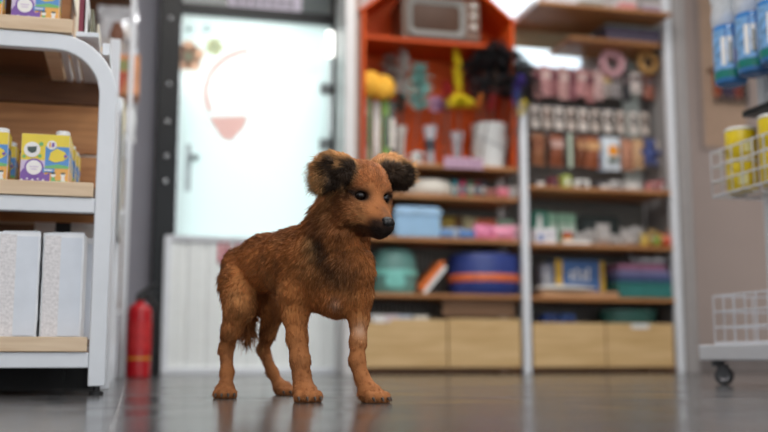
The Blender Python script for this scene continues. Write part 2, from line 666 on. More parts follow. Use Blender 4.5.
# ================================================================ fire extinguisher
ex, ey = ax(142, 4.5), 4.5
t = thing('fire_extinguisher', 'red fire extinguisher with a yellow band standing on the floor by the lilac wall', 'fire extinguisher', (ex, ey, 0))
red_m = mat('extinguisher_red', (176, 18, 30), .3, noise=.05)
b = MB().lathe([(.046, 0), (.053, .006), (.053, .276), (.049, .298), (.037, .313), (.02, .320), (.02, .332), (0, .332)], 28)
b.build('cylinder_body', red_m, t, smooth=40)
MB().lathe([(.0537, .078), (.0537, .088)], 28).build('yellow_band', mat('band_yellow', (206, 150, 40), .5), t, smooth=60)
MB().lathe([(.0536, .12), (.0536, .24)], 28).build('red_label', mat('label_red', (190, 40, 44), .5, noise=.25, scale=60), t, smooth=60)
b = MB().lathe([(.018, .345), (.018, .375), (.012, .385), (0, .385)], 14)
b.box(-.012, .05, -.011, .011, .375, .388)
b.build('valve', dark_m, t, (0, 0, -.02), smooth=40)
b = MB().tube([(.0, 0, .386), (.03, 0, .405), (.075, 0, .425)], .008, 8)
b.tube([(.0, 0, .37), (.03, 0, .375), (.07, 0, .385)], .007, 8)
b.build('handle', mat('lever_dark', (40, 40, 42), .4), t, (0, 0, -.02), smooth=50)
MB().tube([(.015, -.0, .365), (.05, -.01, .36), (.075, -.01, .32), (.070, -.008, .22), (.0615, -.004, .12)], .0075, 8).build('hose', dark_m, t, (0, 0, -.02), smooth=60)

# ================================================================ wall shelving
YS = 5.12
LX0, LX1 = 1.15, 2.045
RX0, RX1 = 2.11, 2.985
L = {k: az(447, y, YS) for k, y in (('a', 166), ('b', 197), ('c', 240), ('d', 296))}
R_ = {k: az(600, y, YS) for k, y in (('a', 190), ('b', 246.5), ('c', 299.5))}
TH = .022
mesh_back = mat('dark_back', (92, 88, 84), .7, noise=.08)


def unit(name, label, x0, x1, tiers, back_top, wires, post_x, post_top, drawers, extra=None):
    cx = (x0 + x1) / 2
    t = thing(name, label, 'shelving unit', (cx, YS, 0))
    a, c = x0 - cx, x1 - cx
    for z in tiers:
        MB().box(a, c, 0, .33, z - TH / 2, z + TH / 2).build('shelf_board', board_m, t, bevel=.003)
    MB().box(a, c, .33, .34, .0, back_top).build('back_panel', mesh_back, t)
    b_ = MB()
    n_ = 34
    for k in range(n_ + 1):
        x = a + .01 + (c - a - .02) * k / n_
        b_.tube([(x, .322, .30), (x, .322, min(tiers[0], back_top) - .02)], .003, 5)
    b_.build('back_grating', mat('wire_pale', (176, 172, 164), .5), t)
    for px in post_x:
        MB().box(px - .02 - cx, px + .02 - cx, -.012, .03, 0, post_top).build('upright_post', white_m, t, bevel=.004)
    MB().box(a, c, .012, .33, .012, .03).build('base_board', dkwood, t)
    for x in (a + .05, 0, c - .05):
        for y in (.05, .28):
            MB().lathe([(.014, 0), (.014, .012)], 12, 0, (x, y, 0)).build('foot', dark_m, t)
    for k, (dx0, dx1, dz0, dz1, notch) in enumerate(drawers):
        g = .004
        w_ = dx1 - dx0 - 2 * g
        b_ = MB()
        x_, z_ = dx0 + g - cx, dz0
        h_ = dz1 - dz0
        if notch:
            m_ = x_ + w_ * notch
            poly = [(x_, z_), (x_ + w_, z_), (x_ + w_, z_ + h_), (m_ + .11, z_ + h_), (m_ + .09, z_ + h_ - .02), (m_ - .0, z_ + h_ - .02), (m_ - .02, z_ + h_), (x_, z_ + h_)]
        else:
            poly = [(x_, z_), (x_ + w_, z_), (x_ + w_, z_ + h_), (x_, z_ + h_)]
        b_.prism(poly, .0, .018)
        b_.box(x_ + .004, x_ + .016, .018, .31, z_ + .004, z_ + h_ - .02)
        b_.box(x_ + w_ - .016, x_ + w_ - .004, .018, .31, z_ + .004, z_ + h_ - .02)
        b_.box(x_ + .016, x_ + w_ - .016, .018, .31, z_ + .004, z_ + .016)
        b_.box(x_ + .016, x_ + w_ - .016, .298, .31, z_ + .016, z_ + h_ - .02)
        dr = b_.build('drawer', oak, t, bevel=.002)
        if extra and k == extra:
            MB().box(x_ + w_ * .37, x_ + w_ * .63, -.003, .0, z_ + h_ - .028, z_ + h_ - .003).build('paper_label', white_plastic, dr)
    return t, cx


xm = 1.627
dz0, dzl, dzr = .035, .288, .276
u1, ucx1 = unit('wall_shelving', 'wooden wall shelving with two drawers under the orange house cabinet', LX0, LX1,
                (L['a'], L['b'], L['c'], L['d']), 1.15, True, (2.078,), az(525, 106, YS),
                ((LX0 + .005, xm, dz0, dzl, .12), (xm, LX1, dz0, dzl + .006, 0)))
MB().box(xm - ucx1, LX1 - ucx1, .09, .105, .31, L['d'] - TH / 2).build('plank_back', wood('brown_plank', (146, 108, 76), (170, 130, 96), .5), u1)
MB().lathe([(.0, 0), (.024, .004), (.028, .014), (.02, .026), (0, .032)], 16, 0, (2.078 - ucx1, 0.008, az(525, 106, YS))).build('post_cap', white_plastic, u1, smooth=50)
xr = ax(606.5, YS, 350)
u2, ucx2 = unit('wall_shelving', 'wooden wall shelving with packs on pegs and two drawers, next to the grey pier', RX0, RX1,
                (R_['a'], R_['b'], R_['c']), az(600, 78, 5.44), True, (3.0,), 2.6,
                ((RX0, xr, dz0, dzr, 0), (xr, RX1 - .02, dz0, dzr, 0)), extra=1)
pz = [az(600, y, 5.40) for y in (74, 112, 139)]
b = MB()
for z in pz:
    b.tube([(RX0 - ucx2, .245, z), (RX1 - ucx2 - .02, .245, z)], .006, 8)
    b.tube([(RX0 - ucx2 + .01, .245, z), (RX0 - ucx2 + .01, .335, z)], .005, 6)
    b.tube([(RX1 - ucx2 - .03, .245, z), (RX1 - ucx2 - .03, .335, z)], .005, 6)
b.build('peg_rail', grey_m, u2, smooth=60)
MB().box(2.85 - ucx2, 2.965 - ucx2, .30, .306, R_['a'] + .02, az(650, 62, 5.42)).build('pale_side_panel', mat('pale_green_panel', (190, 198, 192), .4, noise=.03), u2)
# upper boards of the right unit
zt1, zt2 = az(560, 27, 5.3) - .055, az(625, 42, 5.14)
MB().box(RX0 + .03 - ucx2, RX1 - ucx2 - .02, .0 - .12, .34, zt1 + .07, zt1 + .09).build('top_board', board_m, u2, bevel=.003)
MB().box(RX0 + .28 - ucx2, RX1 - ucx2 - .02, .02, .34, zt2 - .012, zt2 + .012).build('upper_board', board_m, u2, bevel=.003)
MB().box(RX0 - .01 - ucx2, RX0 + .006 - ucx2, -.16, .34, zt1 + .05, zt1 + .085).build('side_bracket', white_m, u2, bevel=.003)
MB().box(RX0 - .02 - ucx2, RX0 + .55 - ucx2, .33, .345, az(560, 50, 5.45), az(560, 27, 5.45)).build('header_panel', mat('beige_header', (168, 150, 118), .6, noise=.05), u2)

# ---------------------------------------------------------------- orange house cabinet
hx0, hx1 = 1.155, 2.035
hc = (hx0 + hx1) / 2
hz0 = L['a'] + TH / 2
he = az(437, 17, YS)
org = mat('orange_paint', (206, 82, 26), .5, noise=.06, spec=.2)
org_d = mat('orange_board', (190, 72, 22), .5, noise=.06, spec=.2)
t = thing('house_cabinet', 'orange house-shaped display cabinet with a pitched roof', 'cabinet', (hc, YS, hz0))
hw = (hx1 - hx0) / 2
rise = hw * .78
ehh = he - hz0
MB().prism([(-hw, 0), (hw, 0), (hw, ehh), (0, ehh + rise), (-hw, ehh)], .318, .33).build('back_panel', org, t)
for s in (-1, 1):
    xa = s * hw
    MB().box(min(xa, xa - s * .018), max(xa, xa - s * .018), 0.0, .318, 0, ehh).build('side_panel', org, t, bevel=.002)
    MB().prism([(s * (hw + .0), ehh), (0, ehh + rise), (0, ehh + rise + .03), (s * (hw + .022), ehh - .0)], -.01, .33).build('roof_panel', org, t)
zsh = az(400, 39, YS) - hz0
MB().box(-hw + .018, hw - .018, .0, .318, zsh - .01, zsh + .01).build('inner_shelf', org_d, t, bevel=.002)

# ---------------------------------------------------------------- small old television on the inner shelf
tx0, tx1 = ax(402, YS + .04, 20), ax(481, YS + .04, 20)
tz = hz0 + zsh + .01
t = thing('television', 'small old-fashioned television with two knobs inside the orange cabinet', 'television', ((tx0 + tx1) / 2, YS + .035, tz))
tw = tx1 - tx0
MB().box(-tw / 2, tw / 2, 0.01, .24, .012, .265).build('casing', wood('walnut', (70, 48, 34), (98, 70, 52), .4, (12, 2, 4), 3), t, bevel=.012, seg=3)
for x in (-tw / 2 + .05, tw / 2 - .05):
    for y in (.05, .19):
        MB().lathe([(.012, 0.001), (.016, .014)], 12, 0, (x, y, 0)).build('foot', dark_m, t)
sx0, sx1 = -tw / 2 + .03, tw / 2 - .095
def rrect(x0, x1, z0, z1, r, n=5):
    p = []
    for cx_, cz_, a0 in ((x1 - r, z0 + r, -90), (x1 - r, z1 - r, 0), (x0 + r, z1 - r, 90), (x0 + r, z0 + r, 180)):
        for k in range(n + 1):
            a = math.radians(a0 + 90 * k / n)
            p.append((cx_ + r * math.cos(a), cz_ + r * math.sin(a)))
    return p
o1, i1 = rrect(sx0, sx1, .035, .25, .04), rrect(sx0 + .03, sx1 - .03, .065, .22, .03)
b = MB()
n = len(o1)
vs = [(x, .012, z) for x, z in o1] + [(x, -.004, z) for x, z in o1] + [(x, .004, z) for x, z in i1] + [(x, .012, z) for x, z in i1]
fs = []
for ring in range(3):
    for k in range(n):
        k2 = (k + 1) % n
        fs.append((ring * n + k, ring * n + k2, (ring + 1) * n + k2, (ring + 1) * n + k))
b.add(vs, fs)
b.build('screen_bezel', mat('bezel_grey', (108, 106, 102), .5, noise=.04), t, smooth=40)
b = MB()
for j in range(9):
    for i in range(11):
        pass
gv, gf = [], []
for j in range(9):
    for i in range(11):
        u, v = i / 10 * 2 - 1, j / 8 * 2 - 1
        gv.append((sx0 + .03 + (sx1 - sx0 - .06) * i / 10, .008 - .008 * (1 - u * u) * (1 - v * v), .055 + .175 * j / 8))
for j in range(8):
    for i in range(10):
        gf.append((j * 11 + i, j * 11 + i + 1, (j + 1) * 11 + i + 1, (j + 1) * 11 + i))
b.add(gv, gf)
b.build('screen', mat('tube_glass', (70, 48, 36), .4, noise=.2, scale=6, spec=.2), t, smooth=60)
MB().box(tw / 2 - .085, tw / 2 - .012, .004, .012, .03, .25).build('control_panel', mat('copper_panel', (104, 74, 58), .4), t, bevel=.002)
for z in (.165, .10, .225):
    b = MB()
    b.M = Matrix.Translation((tw / 2 - .048, .004, z)) @ Matrix.Rotation(PI / 2, 4, 'X')
    b.lathe([(.021, 0), (.021, .008), (.016, .012), (.014, .022), (0, .023)], 18)
    b.build('knob', mat('knob_silver', (176, 170, 164), .3, metal=.7), t, smooth=40)

# ================================================================ white display stand at the left (end of the gondola)
YL = 2.42
ZA, ZB, ZT = .062, .422, .810           # shelf bar bottoms
px_ = -.078                              # right post centre
bar = .040
t = thing('display_stand', 'white tubular display stand with rounded corners and wooden trays, left of the dog', 'display stand', (-.50, YL, 0))
ox = -.50
lx, rx = -.92 - ox, px_ - ox
# rounded inverted U, flat tube
R = .125
outer = []
zt = .832
hw = bar / 2
def ring_pts(off):
    p = [(lx - off, 0.02)]
    for k in range(11):
        a = PI - k * PI / 20
        p.append((lx + R + (R + off) * math.cos(a), zt - R + (R + off) * math.sin(a)))
    for k in range(11):
        a = PI / 2 - k * PI / 20
        p.append((rx - R + (R + off) * math.cos(a), zt - R + (R + off) * math.sin(a)))
    p.append((rx + off, 0.02))
    return p
po, pi_ = ring_pts(hw), ring_pts(-hw)
def arch(y0, y1):
    b = MB()
    n = len(po)
    vs = [(x, y0, z) for x, z in po] + [(x, y0, z) for x, z in pi_] + [(x, y1, z) for x, z in po] + [(x, y1, z) for x, z in pi_]
    fs = []
    for k in range(n - 1):
        fs += [(k, n + k, n + k + 1, k + 1), (2 * n + k, 2 * n + k + 1, 3 * n + k + 1, 3 * n + k), (k, k + 1, 2 * n + k + 1, 2 * n + k), (n + k, 3 * n + k, 3 * n + k + 1, n + k + 1)]
    fs += [(0, 2 * n, 3 * n, n), (n - 1, 2 * n - 1, 4 * n - 1, 3 * n - 1)]
    return b.add(vs, fs)
arch(0, .025).build('arch_frame', white_m, t, bevel=.003, smooth=35)
for x in (lx, rx):
    MB().lathe([(.016, 0), (.016, .008), (.008, .01), (.008, .022)], 14, 0, (x, .0125, 0)).build('levelling_foot', dark_m, t, smooth=40)
DEP = .44
for z, in ((ZA,), (ZB,)):
    MB().box(lx + hw, rx - hw, .0, .024, z, z + .036).build('cross_bar', white_m, t, bevel=.003)
for z in (ZA, ZB, ZT):
    for x in (lx + hw - .02, rx - hw + .002):
        MB().box(x, x + .018, .025, DEP, z + .004, z + .034).build('side_rail', white_m, t, bevel=.002)
for z in (ZA, ZB, ZT):
    zz = z + .037
    xr_ = rx - hw - .004 if z != ZT else -.165 - ox
    xl_ = lx + hw + .004
    if z == ZT:
        zz = zt + hw + .001
        xl_ = lx + R
    top = z == ZT
    tr = MB().box(xl_, xr_ if not top else -.246 - ox, .014, DEP if not top else .60, zz + .018, zz + .030).build('tray_bottom', dkwood, t)
    if top:
        for ra, rb_, rm_ in ((-.244, -.208, beech), (-.203, -.188, white_m), (-.180, -.166, white_m), (-.158, -.105, white_m)):
            MB().box(ra - ox, rb_ - ox, .014, .60, zz + .0005, zz + .012).build('top_rail', rm_, t, bevel=.001)
    MB().box(xl_, xr_, -.006, .014, zz, zz + .034).build('tray_lip', beech, t, bevel=.002)
for k, (z0, z1) in enumerate(((.155, .245), (.255, .345), (.352, .40), (.455, .545), (.553, .640), (.648, .785))):
    MB().box(lx + .02, rx - .004, DEP, DEP + .018, z0, z1).build('back_slat', plank_m, t, bevel=.003)
MB().box(lx + .06, rx - .03, DEP, DEP + .018, .788, .862).build('shade_slat', dkwood, t, bevel=.003)  # darker board standing in for the shade under the top tray
for x in (lx + .12, rx - .12):
    MB().box(x - .02, x + .02, DEP + .018, DEP + .04, .02, .78).build('back_post', dark_m, t)
for x in (lx + .0, rx - .0):
    MB().box(x - .02, x + .02, DEP + .018, DEP + .05, .0, .78).build('back_post', white_m, t, bevel=.003)

# ---- toddler drink cartons
print_y = mat('print_yellow', (240, 214, 70), .45, noise=.05)
print_p = mat('print_purple', (132, 92, 176), .45, noise=.05)
print_w = mat('print_white', (244, 242, 240), .45, noise=.02)
print_b = mat('print_blue', (92, 150, 214), .45, noise=.06)
print_o = mat('print_orange', (238, 178, 92), .45, noise=.06)
print_g = mat('print_green', (120, 190, 120), .45, noise=.08)
print_lp = mat('print_lilac', (216, 200, 226), .45, noise=.03)
print_d = mat('print_dark', (74, 88, 84), .5)
CM = [print_y, print_p, print_w, print_b, print_o, print_g, print_lp, print_d]
CW, CHH, CD = .110, .122, .055


def make_carton(label, loc):
    t = thing('drink_carton', label, 'carton', loc, 0, 'drink cartons on the display stand')
    MB().box(-CW / 2, CW / 2, 0, CD, 0, CHH).build('carton_body', mat('carton_pale', (226, 214, 220), .45, noise=.03), t, bevel=.002)
    b = MB()
    y = -.0006
    a, m, e = -CW / 2 + .001, 0.0, CW / 2 - .001
    def rect(x0, x1, z0, z1, mi, dy=0):
        b.box(x0, x1, y - .0006 - dy, y - dy, z0, z1, mi)
    rect(a, m, .058, CHH - .001, 0)
    rect(a, m, .001, .058, 6)
    rect(m, e, .001, .045, 4)
    rect(m, e, .045, .092, 3)
    rect(m, e, .092, CHH - .001, 0)
    # wavy purple band with the white round emblem
    top = [(a + (m + .012 - a) * k / 12, .026 + .008 * math.sin(k * 1.1) + .012 * math.sin(PI * k / 12)) for k in range(13)]
    bot = [(a + (m + .012 - a) * k / 12, .008 + .004 * math.sin(k * 1.4 + 1)) for k in range(12, -1, -1)]
    b.prism(top + bot, y - .0014, y - .0006, 1)
    b.disc((-.024, .040), .022, y - .0014, 20, 1)
    b.disc((-.024, .040), .0175, y - .002, 20, 2)
    b.box(-.034, -.014, y - .0034, y - .0026, .041, .043, 6)
    b.box(-.031, -.017, y - .0034, y - .0026, .035, .037, 6)
    for k in range(5):
        b.disc((-.050 + .012 * k, .011 + .002 * (k % 2)), .0022, y - .002, 8, 2)
    # top left emblem
    b.disc((-.030, .083), .0185, y - .0014, 20, 2)
    b.prism([(-.041, .089), (-.019, .091), (-.021, .078), (-.030, .074), (-.039, .079)], y - .0026, y - .002, 7)
    b.disc((-.047, .066), .004, y - .0014, 10, 5)
    b.disc((-.012, .068), .0045, y - .0014, 10, 5)
    b.disc((-.010, .097), .005, y - .0014, 10, 5)
    # right half picture: yellow cloud beast over blue, white sign, small figures
    b.prism([(m + .008, .060), (m + .012, .078), (m + .026, .088), (m + .044, .080), (m + .052, .068), (m + .040, .058), (m + .022, .054)], y - .0014, y - .0006, 0)
    b.disc((m + .046, .070), .004, y - .002, 8, 1)
    b.prism([(m + .0, .044), (m + .03, .050), (e, .046), (e, .040), (m, .040)], y - .0014, y - .0006, 5)
    b.disc((m + .014, .0955), .011, y - .0014, 16, 2)
    b.box(m + .008, m + .012, y - .003, y - .002, .090, .101, 4)
    b.box(m + .014, m + .020, y - .003, y - .002, .091, .101, 1)
    b.box(m - .004, m + .022, y - .003, y - .0014, .030, .039, 3)
    b.box(m - .001, m + .018, y - .0036, y - .003, .033, .036, 2)
    for fx in (.020, .042):
        b.disc((m + fx, .024), .0055, y - .0014, 10, 2)
        b.prism([(m + fx - .006, .006), (m + fx + .006, .006), (m + fx + .003, .021), (m + fx - .003, .021)], y - .0014, y - .0006, 2 if fx > .03 else 5)
        b.box(m + fx - .0045, m + fx + .0045, y - .0026, y - .0014, .026, .030, 7)
    b.prism([(m, .001), (e, .001), (e, .009), (m + .04, .012), (m + .015, .008)], y - .0014, y - .0006, 5)
    b.build('front_print', CM, t)
    b = MB()
    for z0, z1, mi in ((.001, .045, 4), (.045, .085, 3), (.085, CHH - .001, 0)):
        b.box(CW / 2, CW / 2 + .0006, .002, CD - .002, z0, z1, mi)
    b.prism([(CW / 2 + .0003, .03), (CW / 2 + .0010, .03), (CW / 2 + .0010, .07), (CW / 2 + .0003, .07)], .010, .035, 0)
    b.build('side_print', CM, t)
    MB().lathe([(.0165, 0), (.0165, .011), (.0145, .013), (0, .013)], 22, 0, (.036, CD / 2, CHH)).build('cap', white_plastic, t, smooth=40)
    return t


z_b = ZB + .037 + .0305
cy = YL + .03
c0 = make_carton('front carton with purple wave and white cap on the middle tray of the white stand', (-.216, cy, z_b))
for k, lab in enumerate(('carton directly behind the front purple and yellow carton, its yellow side showing',
                         'third carton back in the row behind the front purple and yellow carton',
                         'fourth carton back in the row, nearest the wooden slats')):
    dup(c0, lab, (-.216 + .004 * k, cy + (k + 1) * (CD + .028), z_b))
dup(c0, 'carton cut by the picture edge on the middle tray, only its blue right side showing', (-.354, cy + .0, z_b))
dup(c0, 'set-back carton with a white cap in the gap left of the front carton', (-.354, cy + .16, z_b))
z_t = zt + hw + .001 + .0305
dup(c0, 'carton on the top tray of the white stand, only its purple and orange foot showing', (-.255, YL + .03, z_t))
dup(c0, 'carton on the top tray at the picture edge, beside the purple and orange one', (-.385, YL + .03, z_t))
# wooden crate and maroon / white books on the top
t = thing('wooden_box', 'small wooden box on the top tray right of the carton', 'box', (-.222, YL + .16, z_t))
b = MB()
b.box(-.055, .04, 0, .008, .0, .12)
b.box(-.055, .04, .152, .16, .0, .12)
b.box(-.055, -.047, .008, .152, 0, .12)
b.box(.032, .04, .008, .152, 0, .12)
b.box(-.047, .032, .008, .152, 0, .008)
b.build('box_walls', plank_m, t, bevel=.002)
MB().box(-.058, .043, -.003, .163, .1205, .128).build('lid', dkwood, t, bevel=.002)
t = thing('hardcover_book', 'maroon hardcover book standing on edge on top of the white stand', 'book', (-.150, YL + .06, zt + hw + .0135))
MB().box(-.0035, .0035, 0, .2, .0, .19).build('page_block', white_plastic, t)
b = MB()
for x in (-.0055, .0035):
    b.box(x, x + .002, -.004, .204, 0, .195)
b.box(-.0055, .0055, -.006, -.004, 0, .195)
b.build('cover', mat('maroon_cover', (128, 40, 62), .5), t)
for k, (x, h, m_, lab) in enumerate(((-.138, .11, white_plastic, 'white thin board standing on edge beside the maroon book'),
                                     (-.125, .08, mat('olive_cover', (112, 108, 84), .5), 'olive thin board standing on edge second from the maroon book'),
                                     (-.111, .05, mat('cream_cover', (214, 206, 188), .5), 'cream thin board standing on edge at the curve of the white arch'))):
    b = MB().box(-.003, .003, .0, .12, 0, h)
    tag(b.build('picture_board', m_, None, (x, YL + .06 + .02 * k, zt + hw + .0135), bevel=.001), lab, 'board', 'boards standing on the white stand')
# rails seen under the top tray
# ---- white tissue packs on the bottom tray
z_a = ZA + .037 + .0305
film = mat('pack_film', (238, 240, 244), .35, noise=.03)
film_b = mat('pack_blue_grey', (222, 228, 238), .35, noise=.05)
lace = mat('pack_lace', (232, 229, 231), .5, noise=.16, scale=160)


def make_pack(label, loc, rz=0.0):
    t = thing('tissue_pack', label, 'tissue pack', loc, rz, 'tissue packs on the bottom tray')
    b = MB()
    w_, h_, d_ = .092, .246, .10
    rr_ = random.Random(11)
    nx, nz = 6, 14
    def sh(i, j, s):
        x = -w_ / 2 + w_ * i / nx
        z = h_ * j / nz
        bl = .004 * math.sin(PI * i / nx) * abs(math.sin(2 * PI * j / nz)) + .0008
        return (x + rr_.uniform(-.0006, .0006), (0 if s == 0 else d_) + (-bl if s == 0 else bl) + rr_.uniform(-.0012, .0012), z)
    P = (nx + 1) * (nz + 1)
    vs = [sh(i, j, s) for s in (0, 1) for j in range(nz + 1) for i in range(nx + 1)]
    fs = []
    for s in (0, 1):
        for j in range(nz):
            for i in range(nx):
                a = s * P + j * (nx + 1) + i
                q = (a, a + 1, a + nx + 2, a + nx + 1)
                fs.append(q if s == 0 else q[::-1])
    idx = list(range(nx + 1)) + [j * (nx + 1) + nx for j in range(1, nz + 1)] + [nz * (nx + 1) + i for i in range(nx - 1, -1, -1)] + [j * (nx + 1) for j in range(nz - 1, 0, -1)]
    for k in range(len(idx)):
        a, c = idx[k], idx[(k + 1) % len(idx)]
        fs.append((c, a, P + a, P + c))
    b.add(vs, fs)
    b.build('pack_body', film, t, smooth=35)
    MB().box(-w_ / 2 + .004, -.006, -.0052, -.0044, .004, h_ - .006).build('lace_print', lace, t)
    MB().box(-.006, w_ / 2 - .004, -.0052, -.0044, .006, h_ - .010).build('plain_band', film_b, t)
    MB().prism([(-w_ / 2, h_ - .002), (w_ / 2, h_ - .002), (w_ / 2 - .004, h_ + .008), (-w_ / 2 + .006, h_ + .006)], .03, .034).build('top_seal', film, t)
    return t


p0 = make_pack('white tissue pack at the front of the bottom tray, second from the stand post', (-.263, YL + .03, z_a), .02)
dup(p0, 'white tissue pack nearest to the white stand post on the bottom tray', (-.165, YL + .035, z_a), -.03)
dup(p0, 'white tissue pack cut by the picture edge on the bottom tray', (-.361, YL + .03, z_a), .0)
dup(p0, 'white tissue pack standing behind the one nearest the stand post', (-.140, YL + .16, z_a), .0)
dup(p0, 'white tissue pack standing behind the second one from the stand post', (-.245, YL + .16, z_a), .0)

# ================================================================ gondola behind the stand
t = thing('gondola_shelf', 'white gondola shelving running back from the display stand along the left', 'shelving unit', (-.5, 3.6, 0))
gx = .435
for y in (-.62, .08, .74):
    for x in (-gx, gx - .03):
        MB().box(x, x + .03, y - .02, y + .02, 0, 1.02).build('post', white_m, t, bevel=.003)
for z in (.085, .36, .64, .98):
    MB().box(-gx + .03, gx - .032, -.62, .76, z, z + .018).build('shelf_board', beech if z > .1 else plank_m, t)
    MB().box(gx - .032, gx - .012, -.60, .74, z - .012, z + .032).build('price_rail', white_m, t, bevel=.002)
MB().box(-gx + .032, gx - .034, -.60, .74, 0, .084).build('shade_plinth', dark_m, t)  # dark plinth added to cut the light and darken the floor underneath
for z, lab in ((.104, 'bottom'), (.379, 'lower middle'), (.659, 'upper middle')):
    for k in range(4):
        y = 3.06 + k * .31
        wn = ('first', 'second', 'third', 'fourth')[k]
        tt = thing('goods_box', 'white goods box, %s from the stand on the %s gondola shelf' % (wn, lab), 'box', (-.20, y, z), 0, 'white boxes on the gondola')
        hh = .16 + .03 * ((k + int(z * 10)) % 3)
        MB().box(-.09, .09, 0, .2, 0, hh).build('box_body', mat(('box_white', 'box_pale_blue', 'box_cream')[(k + int(z * 10)) % 3], ((224, 226, 230), (200, 212, 224), (222, 214, 200))[(k + int(z * 10)) % 3], .5), tt, bevel=.003)
        MB().box(.0901, .091, .03, .17, hh * .3, hh * .75).build('box_label', (print_y, print_b, print_g, print_p)[k], tt)
t = thing('price_poster', 'yellow and green poster with a white lower half on the side of the gondola', 'poster', (-.0625, 3.66, .5))
MB().box(0, .004, -.14, .14, .0, .48).build('poster_sheet', mat('poster_white', (226, 228, 226), .6), t)
b = MB()
b.M = Matrix.Rotation(PI / 2, 4, 'Z')
b.prism([(-.14, .40), (.14, .40), (.14, .48), (-.14, .48)], -.0048, -.004, 0)
b.prism([(-.12, .40), (-.04, .40), (.12, .12), (.12, .26)], -.0048, -.004, 0)
b.prism([(.0, .40), (.05, .40), (.13, .27), (.13, .20)], -.0052, -.0048, 1)
b.build('poster_print', [print_y, print_d, print_g], t)
bagm = [mat('bag_cream', (226, 218, 200), .35), mat('bag_brown', (124, 92, 66), .4, noise=.3), mat('bag_white', (228, 230, 232), .3), mat('bag_olive', (120, 116, 92), .4, noise=.3), mat('bag_mustard', (186, 160, 80), .4, noise=.3)]
for k in range(5):
    b = MB().pouch(.14, .26 + .03 * (k % 2), .07, 0, (0, 0, 0), wob=.003, seed=k)
    tag(b.build('snack_bag', bagm[k], None, (-.25, 3.05 + k * .2, .9995), rz=.25 * (k % 3) - .2, smooth=50),
        ('cream', 'brown', 'white', 'olive', 'mustard')[k] + ' snack bag standing on top of the gondola behind the white arch', 'bag', 'bags on top of the gondola')

# ================================================================ white rack against the left end of the back wall
YR = 4.62
t = thing('storage_rack', 'tall white storage rack with plastic bags at the lilac wall', 'rack', (-.40, YR, 0))
for x in (-.35, .34):
    for y in (0, .42):
        MB().box(x - .0, x + .022, y, y + .03, 0, 2.35).build('post', white_m, t, bevel=.002)
for z in (.30, .75, 1.09, 1.78, 2.15):
    MB().box(-.328, .34, .0, .45, z - .02, z).build('shelf_board', dkwood if z > 1.7 else white_m, t)
MB().box(-.328, .34, .43, .445, .3, 2.3).build('rack_back', dkwood, t)
t = thing('plush_bag', 'silver see-through bag holding a brown toy on the tall white rack', 'bag', (-.118, YR + .06, 1.486))
MB().pouch(.185, .235, .07, 0, wob=.004, seed=3).build('bag_film', mat('silver_film', (206, 208, 214), .15, metal=.35, noise=.2, scale=25), t, smooth=50)
b = MB()
b.ball((0, -.042, .085), (.035, .014, .042), 14, 10, 0)
b.ball((.0, -.044, .125), (.024, .012, .02), 12, 8, 0)
b.ball((.045, -.040, .10), (.016, .008, .035), 12, 8, 1)
b.build('toy', [mat('toy_brown', (116, 76, 58), .7), print_w], t, smooth=60)
t = thing('treat_box', 'orange box under the silver bag on the tall white rack', 'box', (-.112, YR + .02, 1.29))
MB().box(-.10, .10, 0, .16, 0, .19).build('box_body', mat('box_orange', (206, 140, 92), .5, noise=.15), t, bevel=.003)
b = MB()
b.box(-.05, .05, -.001, 0, .11, .16, 0)
b.prism([(-.03, .0), (.02, .0), (.05, .10), (-.02, .11)], -.001, 0, 1)
b.build('front_print', [mat('print_moss', (136, 140, 84), .5), mat('print_brick', (178, 78, 52), .5)], t)
t = thing('towel_bag', 'white plastic bag at the foot of the orange box on the tall white rack', 'bag', (-.120, YR + .16, 1.0908))
MB().pouch(.2, .185, .15, 0, wob=.006, seed=9, nx=10, nz=12).build('bag_film', mat('white_film', (226, 228, 230), .2, noise=.06), t, smooth=50)

# ================================================================ rolling white stand at the right, its long side along the aisle
GX, GY, GR = 1.765, 2.90, -PI / 2


def G(lx_, ly_, z):
    """stand coordinates (along its aisle side towards the viewer, inwards, up) in the room"""
    return (GX + ly_, GY - lx_, z)


t = thing('rolling_gondola', 'white rolling sales stand on casters at the right edge of the picture', 'sales stand', G(0, 0, 0), GR)
deck_m = mat('deck_white', (206, 208, 214), .4, noise=.02)
MB().box(0, 1.1, 0, .56, .077, .126).build('deck', deck_m, t, bevel=.004)
for x in (.045, 1.03):
    for y in (.04, .50):
        c = MB()
        sw_ = Matrix.Translation((x, y, 0)) @ Matrix.Rotation(.9, 4, 'Z') @ Matrix.Translation((-x, -y, 0))
        c.M = sw_
        c.lathe([(.022, .071), (.022, .077)], 16, 0, (x, y, 0))
        c.box(x - .018, x + .018, y - .016, y + .016, .058, .071)
        c.box(x - .004, x + .030, y - .016, y - .012, .022, .066)
        c.box(x - .004, x + .030, y + .012, y + .016, .022, .066)
        cs = c.build('caster', mat('caster_grey', (96, 98, 102), .4), t, bevel=.001)
        w_ = MB()
        w_.M = sw_ @ Matrix.Translation((x + .016, y - .011, .029)) @ Matrix.Rotation(-PI / 2, 4, 'X')
        w_.lathe([(.012, .002), (.024, 0), (.029, .004), (.029, .018), (.024, .022), (.012, .02)], 24)
        w_.build('wheel', mat('wheel_grey', (70, 72, 76), .5), cs, smooth=40)
        h_ = MB()
        h_.M = sw_ @ Matrix.Translation((x + .016, y - .0125, .029)) @ Matrix.Rotation(-PI / 2, 4, 'X')
        h_.lathe([(.017, 0), (.017, .025)], 16)
        h_.build('hub', chrome_m, cs, smooth=40)
for x in (.03, .95):
    MB().box(x - .017, x + .017, .255, .285, .126, 1.75).build('upright_post', deck_m, t, bevel=.003)
for z in (.95, 1.36, 1.62):
    MB().box(.047, .933, .262, .278, z - .012, z + .012).build('cross_bar', deck_m, t, bevel=.002)
